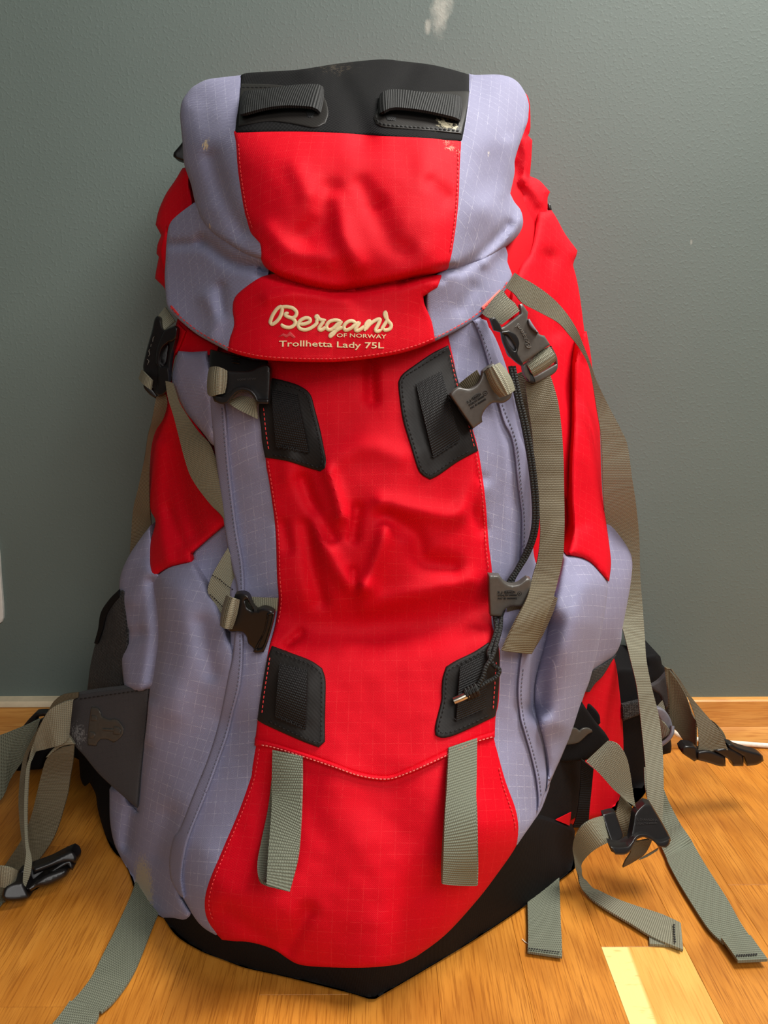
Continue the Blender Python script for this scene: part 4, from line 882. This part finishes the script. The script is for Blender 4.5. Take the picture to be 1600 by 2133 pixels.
# ---- right side hardware
panel('black_gusset', '1220,1580 1213,1640 1205,1700 1180,1712 1110,1735 1110,1640 1150,1560', plus(BODY, -.012), BLACK, bp, back=.10, edge=(5, .003))
panel('red_corner', '1158,1708 1190,1692 1187,1720', plus(BODY, -.006), REDP, bp, step=4, edge=None, thick=.001)
ribbon('gusset_strap', [(1211, 1580, 1236, 1600, .246), (1208, 1640, 1232, 1640, .244), (1202, 1690, 1227, 1690, .244), (1193, 1722, 1225, 1722, .244)], BWEB, bp)
panel('side_tab', '1212,1460 1224,1464 1240,1478 1249,1490 1251,1506 1245,1512 1225,1500 1208,1480', flat(.20, 1230, 1480), BLACK, bp, step=5, edge=(4, .002))
pw = panel('hip_wing', '1213,1463 1222,1478 1245,1510 1264,1532 1269,1540 1266,1550 1250,1560 1235,1572 1222,1583 1160,1588 1150,1560 1190,1500', flat(.238, 1220, 1540, -.02, 0), BLACK, bp, thick=.007, edge=(6, .003), label='black hip wing on the right')
panel('moulded_clip', '1186,1515 1200,1517 1207,1522 1214,1517 1224,1516 1233,1520 1235,1525 1226,1529 1214,1540 1203,1548 1180,1552 1180,1530', flat(.2405, 1220, 1540, -.02, 0), CLIP, pw, step=4, edge=(2.5, .0016), thick=.004)
hb = panel('hip_belt', '1280,1392 1284,1388 1320,1390 1345,1388 1340,1366 1350,1362 1368,1362 1376,1368 1380,1388 1392,1398 1394,1448 1395,1514 1399,1555 1397,1568 1382,1572 1365,1600 1350,1640 1336,1662 1316,1678 1290,1690 1280,1600', flat(.10, 1340, 1500, -.04, .005), BLACK, bp, back=.02, edge=(10, .008), puff=.004, label='black padded hip belt on the right')
panel('belt_mesh', '1296,1468 1330,1460 1366,1455 1364,1480 1330,1490 1298,1502', flat(.122, 1330, 1480, -.04, .005), MESH, hb, step=6, edge=(4, .002))
panel('belt_flap', '1352,1430 1372,1418 1390,1398 1394,1420 1394,1470 1385,1480 1376,1450 1364,1440', flat(.118, 1375, 1440, -.03, 0), WING, hb, step=5, edge=(5, .003))
lk = panel('ladder_buckle', '1364,1474 1378,1476 1389,1484 1398,1500 1401,1515 1396,1527 1386,1514 1372,1492', flat(.135, 1380, 1500), LGREY, bp, step=4, edge=(4, .002), thick=.006, label='grey ladder buckle on the hip belt')
ribbon('strap', '1364,1476,1380,1458,.126 1366,1484,1384,1470,.128 1368,1492,1386,1484,.13', WEB, bp)
ribbon('webbing_loop', '1369,1490,1378,1540,.130 1380,1500,1386,1534,.134 1390,1512,1394,1528,.136 1396,1522,1398,1526,.136', WEB, lk)
tube('buckle_bar', '1401,1512,.137 1400,1527,.140 1392,1540,.140 1378,1551,.138', .0022, LGREY, lk)
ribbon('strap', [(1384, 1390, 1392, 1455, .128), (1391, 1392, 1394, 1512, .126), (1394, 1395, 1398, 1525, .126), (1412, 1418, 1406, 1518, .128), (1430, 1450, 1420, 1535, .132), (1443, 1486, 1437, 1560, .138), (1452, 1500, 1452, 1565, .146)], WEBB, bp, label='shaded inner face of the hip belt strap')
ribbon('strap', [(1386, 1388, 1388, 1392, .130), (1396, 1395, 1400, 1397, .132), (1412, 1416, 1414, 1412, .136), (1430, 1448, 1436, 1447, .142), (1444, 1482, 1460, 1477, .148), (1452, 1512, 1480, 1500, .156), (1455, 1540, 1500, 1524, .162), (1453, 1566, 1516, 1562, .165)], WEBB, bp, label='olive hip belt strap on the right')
ribbon('strap', [(1475, 1498, 1481, 1500, .13), (1490, 1510, 1496, 1516, .132), (1502, 1530, 1508, 1528, .135), (1508, 1560, 1517, 1556, .14)], WEBB, bp)
FR = flat(.165, 1500, 1575, -.01, 0)
b6 = buckle('1419,1560 1427,1552 1445,1554 1454,1560 1456,1582 1446,1586 1434,1578 1422,1570', FR, PLA, label='black male buckle hanging at the right', edge=(5, .004), thick=.012)
for q in ('1452,1565 1476,1563 1500,1571 1511,1577 1512,1596 1499,1596 1476,1589 1453,1583', '1484,1562 1517,1557 1540,1568 1549,1576 1549,1596 1527,1596 1521,1584 1500,1572', '1515,1549 1526,1550 1537,1556 1560,1563 1579,1568 1589,1574 1591,1585 1577,1593 1556,1596 1549,1576 1520,1560'):
    edgeslab('buckle_prong', q, plus(FR, .003), PLA, b6, edge=(6, .004), thick=.010)

# right compression strap with floor buckle
ribbon('strap', [(1222, 1586, 1268, 1543, .262), (1236, 1598, 1279, 1545, .266), (1248, 1609, 1290, 1552, .268), (1263, 1626, 1304, 1574, .270), (1278, 1643, 1312, 1608, .271), (1292, 1655, 1318, 1650, .272), (1304, 1668, 1322, 1680, .274)], WEB, bp, thick=.002, label='olive strap from the right hip wing')
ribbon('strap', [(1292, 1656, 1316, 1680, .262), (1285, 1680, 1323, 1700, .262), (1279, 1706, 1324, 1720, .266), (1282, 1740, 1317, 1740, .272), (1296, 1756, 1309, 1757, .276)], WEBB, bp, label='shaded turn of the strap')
F6 = flat(.290, 1345, 1720, -.02, .03)
b7 = buckle('1344,1672 1357,1676 1376,1707 1396,1744 1396,1754 1390,1764 1374,1764 1366,1752 1354,1744 1340,1739 1328,1742 1320,1752 1314,1768 1304,1776 1284,1778 1273,1773 1268,1757 1290,1762 1300,1758 1312,1752 1318,1720 1322,1696 1332,1682', F6, PLA, label='black floor buckle at lower right', step=4, edge=(4, .003))
edgeslab('buckle_rim', '1270,1762 1290,1764 1308,1762 1316,1752 1322,1742 1332,1736 1346,1736 1358,1742 1368,1750 1378,1752 1396,1746 1395,1758 1388,1766 1372,1764 1362,1753 1352,1748 1340,1744 1328,1748 1322,1758 1314,1772 1302,1780 1282,1780', plus(F6, .005), PLA, b7, step=3.5, edge=(3.5, .003))
edgeslab('buckle_bar', '1255,1696 1276,1691 1283,1694 1300,1740 1290,1760 1276,1760 1262,1720', plus(F6, -.012), PLA, b7)
lettering('lettering', '2.J DURAFLEX (A)', linemap(1326, 1709, 1371, 1710, 6), F6, PLD, b7, h=.0003)
lettering('lettering', 'STEALTH 600000', linemap(1326, 1718, 1369, 1716, 5.5), F6, PLD, b7, h=.0003)
ribbon('strap', [(1288, 1760, 1257, 1699, .285), (1272, 1755, 1240, 1703, .296), (1256, 1757, 1222, 1711, .302), (1238, 1768, 1207, 1724, .300), (1222, 1784, 1198, 1744, .292), (1212, 1800, 1194, 1770, .285), (1211, 1818, 1196, 1795, .285), (1218, 1832, 1203, 1822, .285), (1230, 1846, 1208, 1845, .29), (1255, 1862, 1228, 1872, .295), (1288, 1877, 1264, 1898, .30), (1330, 1892, 1313, 1927, .31), (1379, 1908, 1362, 1957, .32), (1416, 1925, 1420, 1981, .33)], WEB, bp, thick=.002, label='olive strap end curling across the floor')
ribbon('strap_end', [(1418, 1926, 1423, 1982, .30), (1395, 1930, 1400, 1974, .30), (1352, 1951, 1353, 1970, .30)], WEB, bp, thick=.002, lift=.001)
stitch('stitching', '1404,1925 1405,1945 1407,1968', lambda Q: floor_out(Q[:, 0], Q[:, 1], .0062), THB, bp, 3.5, 1.5, 2)
ribbon('strap', [(1318, 1752, 1358, 1745, .282), (1312, 1775, 1352, 1760, .280), (1302, 1790, 1340, 1778, .278), (1296, 1804, 1312, 1796, .272)], WEBB, bp)
ribbon('strap', [(1336, 1786, 1330, 1792, .282), (1355, 1775, 1350, 1783, .284), (1372, 1765, 1370, 1770, .286)], WEB, bp)
ribbon('strap', '1341,1600,1376,1600,.17 1344,1645,1381,1640,.19 1358,1700,1403,1691,.20 1382,1776,1433,1742,.22 1405,1826,1468,1803,.22 1444,1891,1514,1875,.22 1477,1940,1542,1925,.22 1506,1968,1566,1960,.22', WEBG, bp, thick=.002, label='green grey strap flat on the floor at far right')
ribbon('strap_end', '1502,1958,1563,1953,.22 1520,1982,1580,1977,.22 1537,2006,1599,2003,.22', WEBG, bp, thick=.0025, lift=.0058)
stitch('stitching', '1534,1990 1555,1989 1580,1987', lambda Q: floor_out(Q[:, 0], Q[:, 1], .0090), THB, bp, 3.5, 1.5, 2)
ribbon('strap', '1098,1840,1164,1815,.27 1099,1890,1166,1860,.28 1100,1930,1168,1920,.29 1100,1965,1170,1960,.29 1099,1986,1171,1997,.29', WEBG, bp, thick=.002, label='ribbed green grey strap end under the black base')
stitch('stitching', '1101,1975 1130,1979 1170,1984', lambda Q: floor_out(Q[:, 0], Q[:, 1], .0062), THB, bp, 4, 1.5, 1.4)
tube('loose_thread', [(1104, 1968, .3), (1094, 1962, .3), (1088, 1956, .3)], .0004, WHITE, bp, step=3, seg=5)
